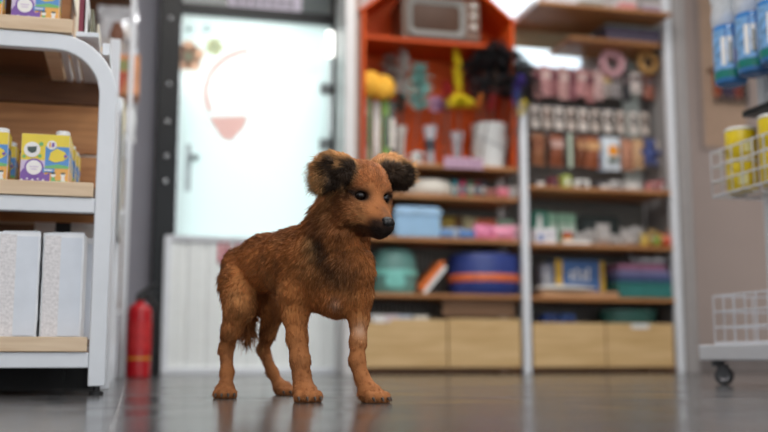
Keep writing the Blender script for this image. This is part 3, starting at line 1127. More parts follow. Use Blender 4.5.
MB().box(.047, .933, .278, .285, .13, .93).build('back_cloth', mat('mauve_back', (112, 62, 66), .8, noise=.1), t)
MB().box(.047, .933, .279, .285, .96, 1.33).build('upper_back_cloth', mat('dark_back_cloth', (44, 34, 38), .8, noise=.1), t)
zc_ = 1.335
b = MB().tube([(.0, .145, zc_), (.95, .145, zc_)], .006, 10)
for x in (.03, .92):
    b.tube([(x, .255, zc_), (x, .145, zc_)], .006, 8)
b.build('hanging_rail', chrome_m, t, smooth=50)


def basket(name, label, loc, w_, d_, h_, nv, rows, parent=None):
    t = thing(name, label, 'basket', loc, GR, 'wire baskets on the rolling stand')
    r_ = .0032
    b = MB()
    for k in range(rows):
        z = r_ + (h_ - 2 * r_) * k / (rows - 1)
        b.tube([(0, 0, z), (w_, 0, z), (w_, d_, z), (0, d_, z)], r_ if k else r_ * 1.1, 6, closed=True)
    b.build('hoop_wires', wire_m, t, smooth=60)
    b = MB()
    for k in range(nv + 1):
        x = w_ * k / nv
        b.tube([(x, -.003, h_), (x, -.003, 0), (x, d_ + .003, 0), (x, d_ + .003, h_)], .0026, 6)
    nd = max(3, int(nv * d_ / w_))
    for k in range(1, nd):
        y = d_ * k / nd
        b.tube([(-.003, y, h_), (-.003, y, 0), (w_ + .003, y, 0), (w_ + .003, y, h_)], .0026, 6)
    b.build('upright_wires', wire_m, t, smooth=60)
    return t


wire_m = mat('wire_white', (214, 216, 222), .35, noise=.02)
basket('wire_basket', 'white wire basket standing empty on the deck of the rolling stand', G(.03, .045, .1292), .74, .215, .155, 13, 4)
zb = .603
bk = basket('wire_basket', 'white wire basket of yellow cans hung on the rolling stand', G(.03, .060, zb), .74, .185, .152, 13, 4)
b = MB()
for x in (.10, .64):
    b.tube([(x, .185, .1), (x, .194, .1), (x, .194, .02)], .0035, 6)
b.build('hook', wire_m, bk, smooth=60)
# yellow cans
can_y = mat('can_yellow', (222, 196, 30), .35, noise=.08)
can_w = mat('can_white', (230, 230, 224), .4)


def make_can(label, loc):
    t = thing('yellow_can', label, 'can', loc, 0, 'yellow cans in the wire basket')
    MB().lathe([(.047, 0), (.049, .003), (.049, .092), (.047, .095), (0, .095)], 28).build('can_body', can_y, t, smooth=40)
    MB().lathe([(.0505, .094), (.0505, .101), (.047, .104), (0, .104)], 28).build('lid', can_w, t, smooth=40)
    b = MB()
    for a0, z0, z1, w_ in ((-2.4, .02, .055, .3), (-1.35, .025, .07, .12), (-1.0, .03, .05, .25)):
        n_ = 6
        vs, fs = [], []
        for k in range(n_ + 1):
            a = a0 + w_ * 2 * k / n_
            for z in (z0, z1):
                vs.append((.0495 * math.cos(a), .0495 * math.sin(a), z))
        for k in range(n_):
            fs.append((2 * k, 2 * k + 2, 2 * k + 3, 2 * k + 1))
        b.add(vs, fs)
    b.build('label_print', mat('can_label', (240, 232, 170), .4, noise=.2, scale=90), t)
    return t


zq = zb + .007
k0 = make_can('lower yellow can at the far end of the hung wire basket', G(.11, .118, zq))
dup(k0, 'upper yellow can stacked at the far end of the hung wire basket', G(.109, .119, zq + .1045), .4)
dup(k0, 'lower yellow can second from the far end of the hung basket', G(.29, .118, zq), .8)
dup(k0, 'upper yellow can second from the far end, cut by the picture edge', G(.29, .117, zq + .1045), 1.3)
dup(k0, 'lower yellow can behind the gap of the front pairs in the hung basket', G(.20, .188, zq), 2.0)
t = thing('price_tray', 'black tray leaning out above the yellow cans on the rolling stand', 'tray', G(.15, .10, .845), GR)
b = MB().box(0, .5, 0, .14, 0, .008)
b.box(0, .5, 0, .006, .008, .02)
b.box(0, .006, .006, .14, .008, .02)
b.build('tray_body', black_m, t, bevel=.002)
MB().tube([(.09, .13, .008), (.09, .145, .03), (.09, .1515, .03)], .004, 6).build('hook', black_m, t)
# spray bottles hanging by their collars
bot_blue = mat('bottle_blue', (70, 136, 206), .12, noise=.15, alpha=.92)
bot_lab = mat('bottle_label', (120, 168, 224), .3, noise=.5, scale=50)
bot_teal = mat('bottle_teal', (24, 128, 118), .3, noise=.1)
clear_m = mat('clear_shrink', (226, 232, 238), .15, noise=.1, scale=60, alpha=.6)


def make_bottle(label, loc, rz=0):
    t = thing('spray_bottle', label, 'bottle', loc, rz, 'spray bottles hanging on the rail')
    MB().lathe([(.012, -.004), (.030, -.006), (.044, 0), (.047, .008), (.047, .172), (.042, .195), (.026, .215), (.017, .225), (.017, .24), (0, .24)], 28).build('bottle_body', bot_blue, t, smooth=40)
    MB().lathe([(.0478, .012), (.0478, .036)], 28).build('teal_band', bot_teal, t, smooth=60)
    MB().lathe([(.0476, .038), (.0476, .165)], 28).build('wrap_label', bot_lab, t, smooth=60)
    b = MB()
    rr_ = random.Random(6)
    for a0, z0, w_, h_, mi in ((-1.75, .12, .5, .03, 0), (-1.6, .06, .12, .04, 2), (-1.35, .06, .10, .035, 2), (-1.2, .075, .3, .02, 1), (-2.3, .06, .3, .08, 0), (-.9, .05, .2, .09, 0), (-2.4, .140, 2.4, .024, 3), (-2.2, .052, .14, .07, 2), (-1.9, .052, .10, .05, 1), (-.7, .06, .16, .07, 2), (-2.7, .05, .3, .09, 0)):
        vs, fs = [], []
        for k in range(6):
            a = a0 + w_ * k / 5
            for z in (z0, z0 + h_):
                vs.append((.0482 * math.cos(a), .0482 * math.sin(a), z))
        for k in range(5):
            fs.append((2 * k, 2 * k + 2, 2 * k + 3, 2 * k + 1))
        b.add(vs, fs, mi)
    b.build('label_print', [print_w, mat('print_mauve', (150, 100, 150), .4), print_d, mat('print_deep_blue', (50, 96, 180), .4)], t)
    b = MB().lathe([(.019, .225), (.019, .248), (.011, .252), (.011, .27)], 16)
    b.box(-.045, .025, -.011, .011, .262, .286)
    b.prism([(-.03, .262), (-.022, .262), (-.035, .225), (-.042, .225)], -.006, .006)
    b.build('trigger_head', white_plastic, t, bevel=.002)
    MB().lathe([(.047, .18), (.052, .21), (.046, .25), (.058, .30), (.03, .325)], 18).build('shrink_film', clear_m, t, smooth=60)
    MB().tube([(0, 0, .286), (0, .0, .30), (0, .012, .312), (0, .0, .318)], .003, 6).build('hook', chrome_m, t)
    t.scale = (1.13, 1.13, 1.08)
    return t


bz = zc_ - .006 - .3145 * 1.08
b0 = make_bottle('first blue spray bottle hanging at the far end of the rail, lowest in view', G(.035, .145, bz))
dup(b0, 'second blue spray bottle hanging on the rail, in front of the grey post', G(.165, .145, bz))
dup(b0, 'third blue spray bottle hanging on the rail, cut by the picture edge', G(.285, .145, bz))
dup(b0, 'fourth blue spray bottle hanging on the rail at the very picture corner', G(.405, .145, bz))

# ---------------------------------------------------------------- board with leashes on the pinkish wall
YW = 5.49
t = thing('wall_board', 'beige board with a pale frame on the pinkish wall behind the spray bottles', 'board', (3.60, 5.5, 1.40))
MB().box(-.155, .155, -.012, 0, 0, 1.1).build('board_sheet', mat('beige_board', (202, 172, 148), .6, noise=.06), t)
b = MB()
for x in (-.175, .155):
    b.box(x, x + .02, -.016, 0, -.02, 1.12)
b.box(-.155, .155, -.016, 0, -.02, 0)
b.box(-.155, .155, -.016, 0, 1.1, 1.12)
b.build('board_frame', mat('frame_taupe', (172, 156, 150), .5), t)
lzt = az(716, 70, 5.46)
t = thing('hook_rack', 'wooden hook rail on the beige board', 'hook rail', (3.62, 5.488, lzt))
MB().box(-.13, .12, -.022, -.004, -.014, .014).build('rail_board', dkwood, t, bevel=.002)
for k in range(5):
    MB().tube([(-.09 + .05 * k, -.022, .0), (-.09 + .05 * k, -.04, -.004), (-.09 + .05 * k, -.042, .010)], .003, 6).build('hook', chrome_m, t)
cols = [((206, 92, 40), 'orange'), ((36, 44, 96), 'navy'), ((52, 60, 110), 'dark blue'), ((176, 60, 40), 'red'), ((40, 42, 52), 'black')]
for k, (c_, nm) in enumerate(cols):
    x = 3.62 - .09 + .05 * k
    b = MB()
    b.tube([(0, 0, 0), (.012, 0, -.03), (.014, 0, -.16), (0, -.004, -.18), (-.014, 0, -.16), (-.012, 0, -.03)], .0075, 8, closed=True)
    lt = thing('dog_leash', nm + ' leash looped on the hook rail on the beige board', 'leash', (x, 5.488 - .034, lzt - .006 + .01), 0, 'leashes on the hook rail')
    b.build('strap', mat('strap_' + nm.replace(' ', '_'), c_, .7), lt, smooth=60)
    MB().box(-.014, .014, -.006, .006, -.215, -.185).build('clip', mat('clip_dark', (60, 60, 62), .4), lt, bevel=.002)

# ================================================================ goods on the left shelving
def sit(px, tier, Y, dx=0):
    return (ax(px, Y, 200) + dx, Y, tier + TH / 2 + .0008)


def wpx(p0, p1, Y):
    return ax(p1, Y, 200) - ax(p0, Y, 200)


def hpx(y0, y1, px, Y):
    return az(px, y0, Y) - az(px, y1, Y)


# ---- bottom tier: domed teal litter box, tilted orange lid, blue tub
Yg = YS + .03
t = thing('litter_box', 'teal domed litter box with a pale aqua front on the lowest shelf', 'litter box', sit(394, L['d'], YS + .15))
w = wpx(371, 415, YS + .15)
teal_m = mat('teal_plastic', (104, 152, 146), .4, noise=.05)
MB().lathe([(w * .46, 0), (w * .5, .02), (w * .5, .13), (w * .47, .20), (w * .40, .235), (w * .25, .25), (0, .252)], 28, 0, (0, 0, 0), 1, .8).build('tub_body', teal_m, t, smooth=40)
MB().lathe([(w * .52, .10), (w * .53, .115), (w * .52, .13)], 28, 0, (0, 0, 0), 1, .8).build('rim_band', mat('aqua_band', (130, 206, 196), .35), t, smooth=60)
b = MB()
b.M = Matrix.Translation((-.02, -w * .405, .03)) @ Matrix.Scale(1, 4)
b.prism(rrect(-.055, .055, 0, .07, .03), -.004, .02)
b.build('entry_flap', mat('aqua_flap', (120, 196, 186), .35), t, bevel=.003)
t = thing('litter_tray', 'orange litter tray leaning tilted between the teal box and the blue tub', 'tray', sit(432, L['d'], YS + .10))
b = MB()
b.M = Matrix.Translation((-.072, 0, .012)) @ Matrix.Rotation(math.radians(-50), 4, 'Y')
b.prism(rrect(0, .205, 0, .030, .012), -.055, .10)
b.build('tray_shell', mat('orange_plastic', (226, 112, 30), .35), t, bevel=.004)
b = MB()
b.M = Matrix.Translation((-.072, 0, .012)) @ Matrix.Rotation(math.radians(-50), 4, 'Y')
b.prism(rrect(.0, .19, -.022, -.0005, .009), -.06, .105)
b.build('white_rim', white_plastic, t, bevel=.002)
t = thing('litter_box', 'navy blue round tub with an orange band on the lowest shelf', 'litter box', sit(483, L['d'], YS + .153))
w = wpx(449, 517, YS + .17)
MB().lathe([(w * .45, 0), (w * .49, .015), (w * .5, .08), (w * .5, .20), (w * .48, .222), (w * .40, .232), (0, .236)], 32, 0, (0, 0, 0), 1, .78).build('tub_body', mat('navy_plastic', (46, 64, 132), .4, noise=.05), t, smooth=40)
MB().lathe([(w * .503, .072), (w * .512, .078), (w * .512, .108), (w * .503, .114)], 32, 0, (0, 0, 0), 1, .78).build('orange_band', mat('band_orange', (222, 112, 62), .4), t, smooth=40)
# things in the open drawer and beyond
for k, (px, nm, c_) in enumerate(((378, 'white', (232, 232, 232)), (392, 'pale pink', (220, 206, 212)), (404, 'pale blue', (198, 208, 222)), (421, 'cream', (226, 220, 208)))):
    b = MB().pouch(.085, .07, .05, 0, wob=.003, seed=20 + k)
    o = b.build('sachet', mat('sachet_' + nm.replace(' ', '_'), c_, .4), None, (ax(px, YS + .07, 318), YS + .07, .2415), smooth=50)
    tag(o, nm + ' sachet showing over the edge of the drawer under the teal litter box', 'sachet', 'sachets in the drawer')
for k, px in enumerate((385, 413)):
    t_ = thing('storage_box', ('left', 'right')[k] + ' grey box inside the drawer carrying the sachets under the teal litter box', 'box', (ax(px, YS + .1, 330), YS + .10, dz0 + .0175), 0)
    MB().box(-.085, .085, -.07, .10, 0, .188).build('box_body', grey_m, t_, bevel=.003)
    MB().box(-.087, .087, -.072, .102, .188, .196).build('lid', dark_m, t_, bevel=.002)

# ---- third tier: light blue tub, bags
t = thing('storage_tub', 'light blue tub with rounded corners on the third shelf behind the dog nose', 'tub', sit(413, L['c'], YS + .12))
w = wpx(391, 436, YS + .12)
b = MB()
b.prism(rrect(-w / 2, w / 2, 0, .17, .025), -.10, .10)
b.build('tub_body', mat('sky_blue_plastic', (150, 190, 224), .4, noise=.03), t, bevel=.012, seg=3)
MB().prism(rrect(-w / 2 - .006, w / 2 + .006, .125, .150, .01), -.107, .107).build('lid_rim', mat('sky_blue_rim', (166, 202, 232), .4), t, bevel=.003)
bags = [  # px, width, height, y, colour, what
    (447, .09, .15, .24, (190, 158, 84), 'mustard'), (458, .07, .16, .27, (120, 80, 62), 'brown'), (470, .09, .15, .24, (216, 206, 160), 'pale yellow'),
    (445, .10, .055, .06, (120, 158, 206), 'blue'), (456, .09, .07, .12, (196, 210, 226), 'ice blue'), (467, .10, .055, .06, (86, 128, 186), 'deep blue'),
    (484, .13, .085, .06, (224, 130, 166), 'rose pink'), (503, .13, .08, .05, (232, 150, 178), 'light pink'), (494, .14, .045, .16, (240, 232, 236), 'white'),
    (486, .12, .14, .20, (222, 122, 84), 'coral'), (505, .10, .14, .21, (168, 204, 178), 'mint'), (515, .07, .10, .12, (226, 190, 200), 'blush')]
for k, (px, w_, h_, dy, c_, nm) in enumerate(bags):
    b = MB().pouch(w_, h_, .05, 0, wob=.003, seed=40 + k, seal=.05)
    o = b.build('treat_bag', mat('bag_' + nm.replace(' ', '_'), c_, .4, noise=.25, scale=40), None, sit(px, L['c'], YS + dy), smooth=50)
    tag(o, nm + ' plastic bag on the third shelf right of the light blue tub', 'bag', 'bags right of the light blue tub')
b = MB()
b.box(-.10, .10, -.04, .04, 0, .02)
b.box(-.095, .095, -.038, .038, .021, .036, 1)
o = b.build('folded_pad', [mat('pad_white', (238, 236, 238), .6), mat('pad_pink', (226, 150, 184), .6)], None, (ax(497, YS + .115, 235), YS + .115, L['c'] + TH / 2 + .0008), bevel=.006)
tag(o, 'folded white and pink pad lying among the pink bags on the third shelf', 'pad')

# ---- second tier: white bolster bed, row of tins, small boxes
t = thing('pet_bed', 'white cushioned pet bed on the second shelf behind the dog ear', 'pet bed', sit(428, L['b'], YS + .15))
w = wpx(404, 453, YS + .15)
MB().lathe([(w * .40, 0), (w * .5, .02), (w * .51, .05), (w * .46, .085), (w * .38, .095), (w * .32, .08), (w * .28, .05), (0, .045)], 28, 0, (0, 0, 0), 1, .85).build('bolster', mat('bed_white', (222, 218, 208), .9, noise=.06, bump=.3), t, smooth=60)
MB().ball((0, 0, .062), (w * .29, w * .24, .03), 20, 10).build('cushion', mat('bed_cushion', (206, 198, 184), .9, noise=.06), t, smooth=60)
tins = [(456, (34, 126, 140), 'teal'), (463.5, (190, 46, 92), 'magenta'), (471, (60, 118, 88), 'green'), (477.5, (126, 40, 52), 'dark red'), (483.5, (40, 44, 60), 'black')]
for k, (px, c_, nm) in enumerate(tins):
    t = thing('treat_box', nm + ' slim box in the row of coloured boxes on the second shelf', 'box', sit(px, L['b'], YS + .07), .12, 'coloured slim boxes')
    MB().box(-.0165, .0165, 0, .10, 0, .098).build('box_body', mat('tin_' + nm.replace(' ', '_'), c_, .4, noise=.1), t, bevel=.002)
    MB().box(-.012, .012, -.0008, 0, .03, .065).build('front_label', mat('tin_label_' + str(k % 2), ((214, 206, 200), (120, 160, 170))[k % 2], .5), t)
for k, (px, w_, h_, c_, nm) in enumerate(((491, .05, .05, (168, 108, 100), 'dusty red'), (503, .075, .06, (222, 130, 146), 'pink'), (513, .06, .085, (222, 216, 214), 'white'))):
    b = MB().pouch(w_, h_, .05, 0, wob=.003, seed=60 + k)
    tag(b.build('treat_bag', mat('pack_' + nm.replace(' ', '_'), c_, .4, noise=.2, scale=40), None, sit(px, L['b'], YS + .05 + .07 * (k == 2)), smooth=50),
        nm + ' small pack right of the coloured slim boxes on the second shelf', 'pack', 'small packs on the second shelf')

# ---- house cabinet: wands, feathers, vases, bucket
zh = hz0 + .0008


def hz(py, px, Y):
    return az(px, py, Y) - zh


def vase(label, px, Y, r, h_, m_, band=None):
    t = thing('glass_vase', label, 'vase', (ax(px, Y, 140), Y, zh), 0, 'glass vases in the orange cabinet')
    MB().lathe([(r * .8, 0), (r * .9, .006), (r * .72, h_ * .35), (r * .85, h_ * .7), (r * 1.25, h_), (r * 1.18, h_), (r * .78, h_ * .7), (r * .64, h_ * .35), (r * .7, .012), (0, .012)], 20).build('vase_body', m_, t, smooth=60)
    if band:
        MB().lathe([(r * .80, h_ * .40), (r * .86, h_ * .55), (r * .88, h_ * .66)], 20).build('dark_band', band, t, smooth=60)
    return t


glass_m = mat('clear_glass', (206, 206, 214), .08, noise=.1, alpha=.45)
vase('clear glass vase with a dark band holding pink and lilac flowers', 430, YS + .13, .036, .235, glass_m, mat('vase_dark', (58, 58, 66), .3))
vase('clear glass vase under the yellow feather wand', 457, YS + .10, .034, .20, glass_m)
vase('clear glass vase with a pale body below the teal feathers', 400, YS + .12, .034, .22, mat('patterned_glass', (186, 178, 172), .2, noise=.35, scale=60))
# tall printed packs standing at the left
for k, (px, c_, nm) in enumerate(((368, (156, 148, 150), 'grey'), (377, (206, 200, 196), 'white'), (386, (120, 158, 70), 'green'), (392.5, (72, 66, 62), 'charcoal'))):
    t = thing('toy_pack', nm + ' tall narrow toy pack standing at the left end of the orange cabinet', 'pack', (ax(px, YS + .09, 140), YS + .09, zh), 0, 'tall toy packs')
    hh = hz(97 + 4 * (k % 2), px, YS + .09)
    MB().box(-.019, .019, 0, .03, 0, hh).build('pack_card', mat('toycard_' + nm, c_, .45, noise=.45, scale=38), t, bevel=.002)
    MB().box(-.012, .012, -.004, 0, hh * .25, hh * .72).build('pack_window', mat('toywin_%d' % (k % 2), ((74, 74, 84), (222, 214, 208))[k % 2], .3, noise=.3, scale=50), t)
    MB().disc((0, hh - .02), .005, -.0001, 10).build('hang_hole', dark_m, t)
# yellow pompom wands
for px, py, nm, hgt in ((369.5, 84, 'left', 1), (383, 88, 'right', 1)):
    Yp = YS + .06
    x = ax(px, Yp, 140)
    t = thing('pompom_wand', nm + ' yellow pompom wand at the left end of the orange cabinet', 'cat toy', (x, Yp, zh), 0, 'yellow pompom wands')
    zc2 = hz(py, px, Yp)
    MB().tube([(0, 0, 0), (.0, 0, zc2 - .05)], .005, 8).build('stick', mat('stick_green', (110, 160, 60), .5), t)
    b = MB()
    b.ball((0, 0, zc2), (.066, .05, .068), 20, 14)
    rr = random.Random(int(px))
    for q in range(160):
        a, e = rr.uniform(0, 2 * PI), math.asin(rr.uniform(-1, 1))
        d = Vector((math.cos(a) * math.cos(e), math.sin(a) * math.cos(e), math.sin(e)))
        c_ = Vector((0, 0, zc2)) + Vector((d.x * .064, d.y * .048, d.z * .066))
        b.ball(tuple(c_), .008, 6, 4)
    b.build('pompom', mat('pompom_yellow', (240, 182, 60), .8, noise=.12), t, smooth=60)


def feather_wand(label, x, Y, lean, z0, z1, wdt, cm, nb, seed, stick=(90, 70, 60), group='feather wands in the orange cabinet', base=None, droop=.2, thin=.075):
    t = thing('feather_wand', label, 'cat toy', (x, Y, zh if base is None else base), 0, group)
    MB().tube([(0, 0, 0), (lean[0] * .5, lean[1] * .5, z0 * .55), (lean[0], lean[1], z0)], .0035, 6).build('stick', mat('wand_stick_%d_%d_%d' % stick, stick, .5), t)
    MB().plume((lean[0], lean[1], z0), (lean[0] * 1.3, lean[1] * 1.3, z1), wdt, nb, 0, seed, droop, thin=thin).build('feather', cm, t)
    return t


Yw = YS + .12
grey_f = mat('feather_grey', (128, 120, 114), .9, noise=.3)
pale_f = mat('feather_pale', (182, 186, 182), .9, noise=.15)
teal_f = mat('feather_teal', (128, 182, 176), .9, noise=.15)
black_f = mat('feather_black', (26, 22, 26), .85, noise=.3)
yel_f = mat('feather_yellow', (236, 214, 30), .8, noise=.12)
red_f = mat('feather_red', (168, 32, 40), .8, noise=.2)
purp_f = mat('feather_purple', (70, 48, 140), .8, noise=.2)
pink_f = mat('feather_pink', (214, 176, 206), .8, noise=.15)
dteal_f = mat('feather_dark_green', (28, 62, 56), .85, noise=.2)
ora_f = mat('feather_orange', (214, 120, 36), .8, noise=.2)
H_ = lambda py, px=430: hz(py, px, Yw)
feather_wand('grey feather wand left of the pale feathers', ax(393, Yw, 90), Yw + .06, (-.005, 0), H_(100), H_(55), .075, grey_f, 150, 1)
feather_wand('tall pale grey feather wand reaching up left of centre', ax(401, Yw, 90), Yw + .02, (.015, 0), H_(98), H_(50), .06, pale_f, 170, 2)
feather_wand('large teal feather wand in the orange cabinet', ax(412, Yw, 90), Yw - .01, (.035, 0), H_(112), H_(66), .085, teal_f, 190, 3)
feather_wand('dark green feather wand below the grey feathers', ax(399, Yw, 90), Yw - .03, (.0, 0), H_(115), H_(98), .05, dteal_f, 80, 4)
feather_wand('pink and lilac feather flower right of the teal feathers', ax(431, Yw, 90), Yw + .0, (.02, 0), H_(112), H_(97), .05, pink_f, 100, 5)
feather_wand('small purple feather flower beside the pink one', ax(440, Yw, 90), Yw - .03, (.0, 0), H_(112), H_(100), .03, purp_f, 60, 6)
feather_wand('dark red feather wand behind the yellow feather', ax(447, Yw, 90), Yw + .05, (.01, 0), H_(110), H_(78), .05, red_f, 110, 7)
yw_ = thing('feather_wand', 'bright yellow feather wand with a spread skirt and purple tip', 'cat toy', (ax(459, YS + .05, 120), YS + .05, zh), 0, 'feather wands in the orange cabinet')
Y5 = YS + .05
zz1, zz2, zz3 = hz(112, 459, Y5), hz(96, 459, Y5), hz(47, 459, Y5)
MB().tube([(0, 0, 0), (0, 0, zz1)], .004, 6).build('stick', mat('wand_stick_90_70_60', (90, 70, 60), .5), yw_)
b = MB()
b.plume((0, 0, zz2), (-.012, 0, zz3), .035, 130, 0, 8, -.1)
b.plume((0, 0, zz1 + .03), (0, 0, zz1 + .07), .10, 170, 0, 9, .55)
b.build('feather', yel_f, yw_)
MB().plume((-.012, 0, zz3 - .01), (-.02, 0, hz(42, 455, Y5)), .022, 40, 0, 10).build('purple_tip', mat('feather_violet', (122, 70, 150), .8), yw_)
# white bucket of black feathers
Yb = YS + .105
bxk = ax(489, Yb, 140)
t = thing('bucket', 'white round bucket holding the black feather wands', 'bucket', (bxk, Yb, zh))
hb = hz(126, 489, Yb)
rb = wpx(472, 506, Yb) / 2
MB().lathe([(rb * .92, 0), (rb * .96, .008), (rb, hb - .008), (rb * 1.03, hb - .004), (rb * 1.03, hb), (rb * .96, hb), (rb * .9, .012), (0, .012)], 30).build('bucket_body', white_plastic, t, smooth=40)
b = MB()
pts = [(rb * 1.02 * math.cos(a), rb * 1.02 * math.sin(a) , hb * .62 - .055 * math.cos(a * 1.0 + .6)) for a in [(-PI * k / 14) for k in range(15)]]
b.tube(pts, .003, 6)
b.build('handle', grey_m, t, smooth=60)
spots = [(474, 70, .0, .085), (484, 58, -.05, .10), (496, 54, -.10, .11), (508, 62, -.07, .105), (518, 72, -.12, .09), (527, 88, -.16, .075), (505, 86, -.12, .10), (482, 90, -.09, .09), (494, 76, -.02, .12)]
lb = ['leftmost', 'tall left', 'tallest central', 'tall right', 'right', 'drooping rightmost', 'low right', 'low left', 'bushy central']
for k, (px, py, ly2, wd_) in enumerate(spots):
    Yt = Yb + ly2
    tx, tz = at(px, py, Yt)
    lx2 = tx - bxk
    ztop = tz - zh - .013
    feather_wand(lb[k] + ' black feather wand in the white bucket', bxk + max(-.05, min(.05, lx2 * .3)), Yb + max(-.05, ly2 * .3), (lx2 * .7, ly2 * .7), ztop - .08, ztop + .05, wd_ * 1.12, black_f, 150, 30 + k, thin=.045, droop=.45, group='black feather wands in the white bucket', base=zh + .013)
for k, (px, py, m_, nm, wd_) in enumerate(((478, 102, ora_f, 'orange', .03), (490, 104, red_f, 'red', .035), (517, 84, purp_f, 'purple', .045), (514, 98, mat('feather_blue', (60, 90, 170), .8, noise=.2), 'blue', .03), (520, 108, yel_f, 'yellow', .035), (448, 92, red_f, 'crimson', .035))):
    Yk = YS - .15 if px > 470 else YS + .03
    xk = ax(px, Yk, py)
    tx = min(max(xk, hx0 + .06), hx1 - .06)
    feather_wand(nm + ' feather wand among the black feathers of the orange cabinet', tx, YS + .03, (xk - tx, Yk - YS - .03), hz(py + 8, px, Yk), hz(py - 6, px, Yk), wd_, m_, 60, 50 + k, group='small coloured feather wands')
vase('narrow pale glass cone standing in front of the black feathers', 497, YS + .035, .02, .10, glass_m)
t = thing('mug', 'small white mug with a black spot on the floor of the orange cabinet', 'mug', (ax(417, YS + .04, 155), YS + .04, zh))
b = MB().lathe([(.028, 0), (.031, .004), (.032, .062), (.029, .062), (.028, .008), (0, .008)], 22)
b.build('cup_body', white_plastic, t, smooth=40)
MB().tube([(-.031, 0, .048), (-.048, 0, .044), (-.05, 0, .025), (-.031, 0, .015)], .0035, 6).build('handle', white_plastic, t, smooth=60)
b = MB()
b.disc((.008, .034), .014, -.0312, 14)
b.build('black_spot', dark_m, t)
t = thing('paper_basket', 'woven tan basket at the left end of the orange cabinet floor', 'basket', (ax(386, YS + .035, 155), YS + .035, zh))
MB().lathe([(.05, 0), (.058, .02), (.06, .035), (.055, .035), (.05, .01), (0, .008)], 22, 0, (0, 0, 0), 1, .5).build('basket_bowl', mat('wicker', (196, 158, 110), .8, noise=.3, scale=120), t, smooth=50)
t = thing('price_sign', 'pale pink price sign with purple lettering on the edge of the top shelf', 'sign', (ax(464, YS - .012, 161), YS - .012, L['a'] - .012))
sw = wpx(445, 484, YS - .01)
MB().box(-sw / 2, sw / 2, 0, .006, 0, .062).build('sign_card', mat('sign_pink', (190, 156, 178), .5, noise=.05), t, bevel=.001)
b = MB()
for j in range(2):
    for k in range(6):
        x = -sw / 2 + .018 + k * (sw - .03) / 6
        b.box(x, x + .016, -.001, 0, .016 + j * .022, .020 + j * .022)
        b.box(x + (.004 if (j + k) % 2 else .010), x + (.007 if (j + k) % 2 else .013), -.001, 0, .011 + j * .022, .027 + j * .022)
b.build('lettering', mat('sign_purple', (124, 72, 118), .5), t)

# ================================================================ goods on the right shelving
# ---- packs hanging on the pegs
Yp = YS + .20
peg_y = YS + .245


def hang(px, rail, w_, h_, d_, c_, label, cat, group, name='hanging_pack', seed=0, kind='pouch', noise=.3, extra=None, dy=0.0):
    z = pz[rail]
    Y = peg_y - .045 - dy
    t = thing(name, label, cat, (ax(px, Y, 110), Y, z - h_ - .010), 0, group)
    m_ = mat('hp_%d_%d_%d' % c_, c_, .45, noise=noise, scale=36)
    if kind == 'pouch':
        MB().pouch(w_, h_, d_, 0, wob=.002, seed=seed).build('pack_body', m_, t, smooth=50)
    else:
        MB().box(-w_ / 2, w_ / 2, -d_ / 2, d_ / 2, 0, h_).build('pack_body', m_, t, bevel=.002)
    MB().tube([(0, 0, h_ - .004), (0, .0, h_ + .014), (0, .045 + dy - .007, h_ + .014), (0, .045 + dy, h_ + .016)], .0025, 6).build('peg_hook', chrome_m, t)
    if extra:
        extra(t, w_, h_, d_)
    return t


def topcard(c_, k=0):
    def f(t, w_, h_, d_):
        b = MB()
        b.box(-w_ / 2 + .003, w_ / 2 - .003, -d_ / 2 - .003, -d_ / 2 - .001, h_ * .55, h_ * .8)
        b.build('front_print', mat('fp_%d_%d_%d' % c_, c_, .5, noise=.3, scale=60), t)
    return f


def toyprint(c_):
    def f(t, w_, h_, d_):
        b = MB()
        b.ball((0, -d_ / 2 - .004, h_ * .70), (w_ * .30, .006, h_ * .10), 10, 6)
        b.ball((-w_ * .15, -d_ / 2 - .004, h_ * .50), (w_ * .16, .005, h_ * .10), 10, 6)
        b.ball((w_ * .18, -d_ / 2 - .004, h_ * .45), (w_ * .14, .005, h_ * .12), 10, 6)
        b.build('toy', mat('cardtoy_%d_%d_%d' % c_, c_, .6, noise=.3, scale=60), t, smooth=60)
    return f


ords = ['first', 'second', 'third', 'fourth', 'fifth', 'sixth', 'seventh', 'eighth', 'ninth', 'tenth']
for k, (px, c_) in enumerate(((537, (176, 128, 124)), (546, (188, 136, 136)), (555, (160, 104, 106)), (564, (190, 146, 142)), (573, (150, 92, 100)), (582, (196, 138, 138)), (591, (180, 120, 118)), (599, (196, 160, 156)))):
    hang(px, 0, .062, .195 - .012 * (k % 3), .03, c_, ords[k] + ' pink pack from the white post on the top peg row', 'pack', 'pink packs on the top pegs', seed=70 + k, extra=topcard(((122, 66, 76), (206, 176, 170))[k % 2]), dy=.028 * (k % 2))
# pink and tan ring cushions
for px, py, r, c_, nm in ((612, 63, .088, (206, 158, 164), 'pink'), (648, 62, .076, (196, 150, 92), 'tan')):
    Yr = peg_y - .05 - .03
    x, z = ax(px, Yr, py), az(px, py, Yr)
    t = thing('ring_cushion', nm + ' heart-shaped ring collar hanging at the top of the peg wall', 'collar', (x, Yr, z), 0, 'ring collars on the pegs')
    pts = []
    for k in range(28):
        a = 2 * PI * k / 28
        q = 1 - .16 * max(0, math.cos(a - PI / 2)) ** 6 + .12 * max(0, math.cos(a + PI / 2)) ** 3
        pts.append((r * .70 * q * math.cos(a), 0, r * .70 * q * math.sin(a)))
    MB().tube(pts, r * .30, 14, closed=True).build('ring_body', mat('plush_' + nm, c_, .9, noise=.1, bump=.2), t, smooth=80)
    MB().tube([(0, 0, r * .80), (0, .05, pz[0] - z + .006 if pz[0] - z > 0 else r * .6), (0, .078, pz[0] - z + .004)], .003, 6).build('loop', mat('loop_grey', (120, 112, 110), .6), t)
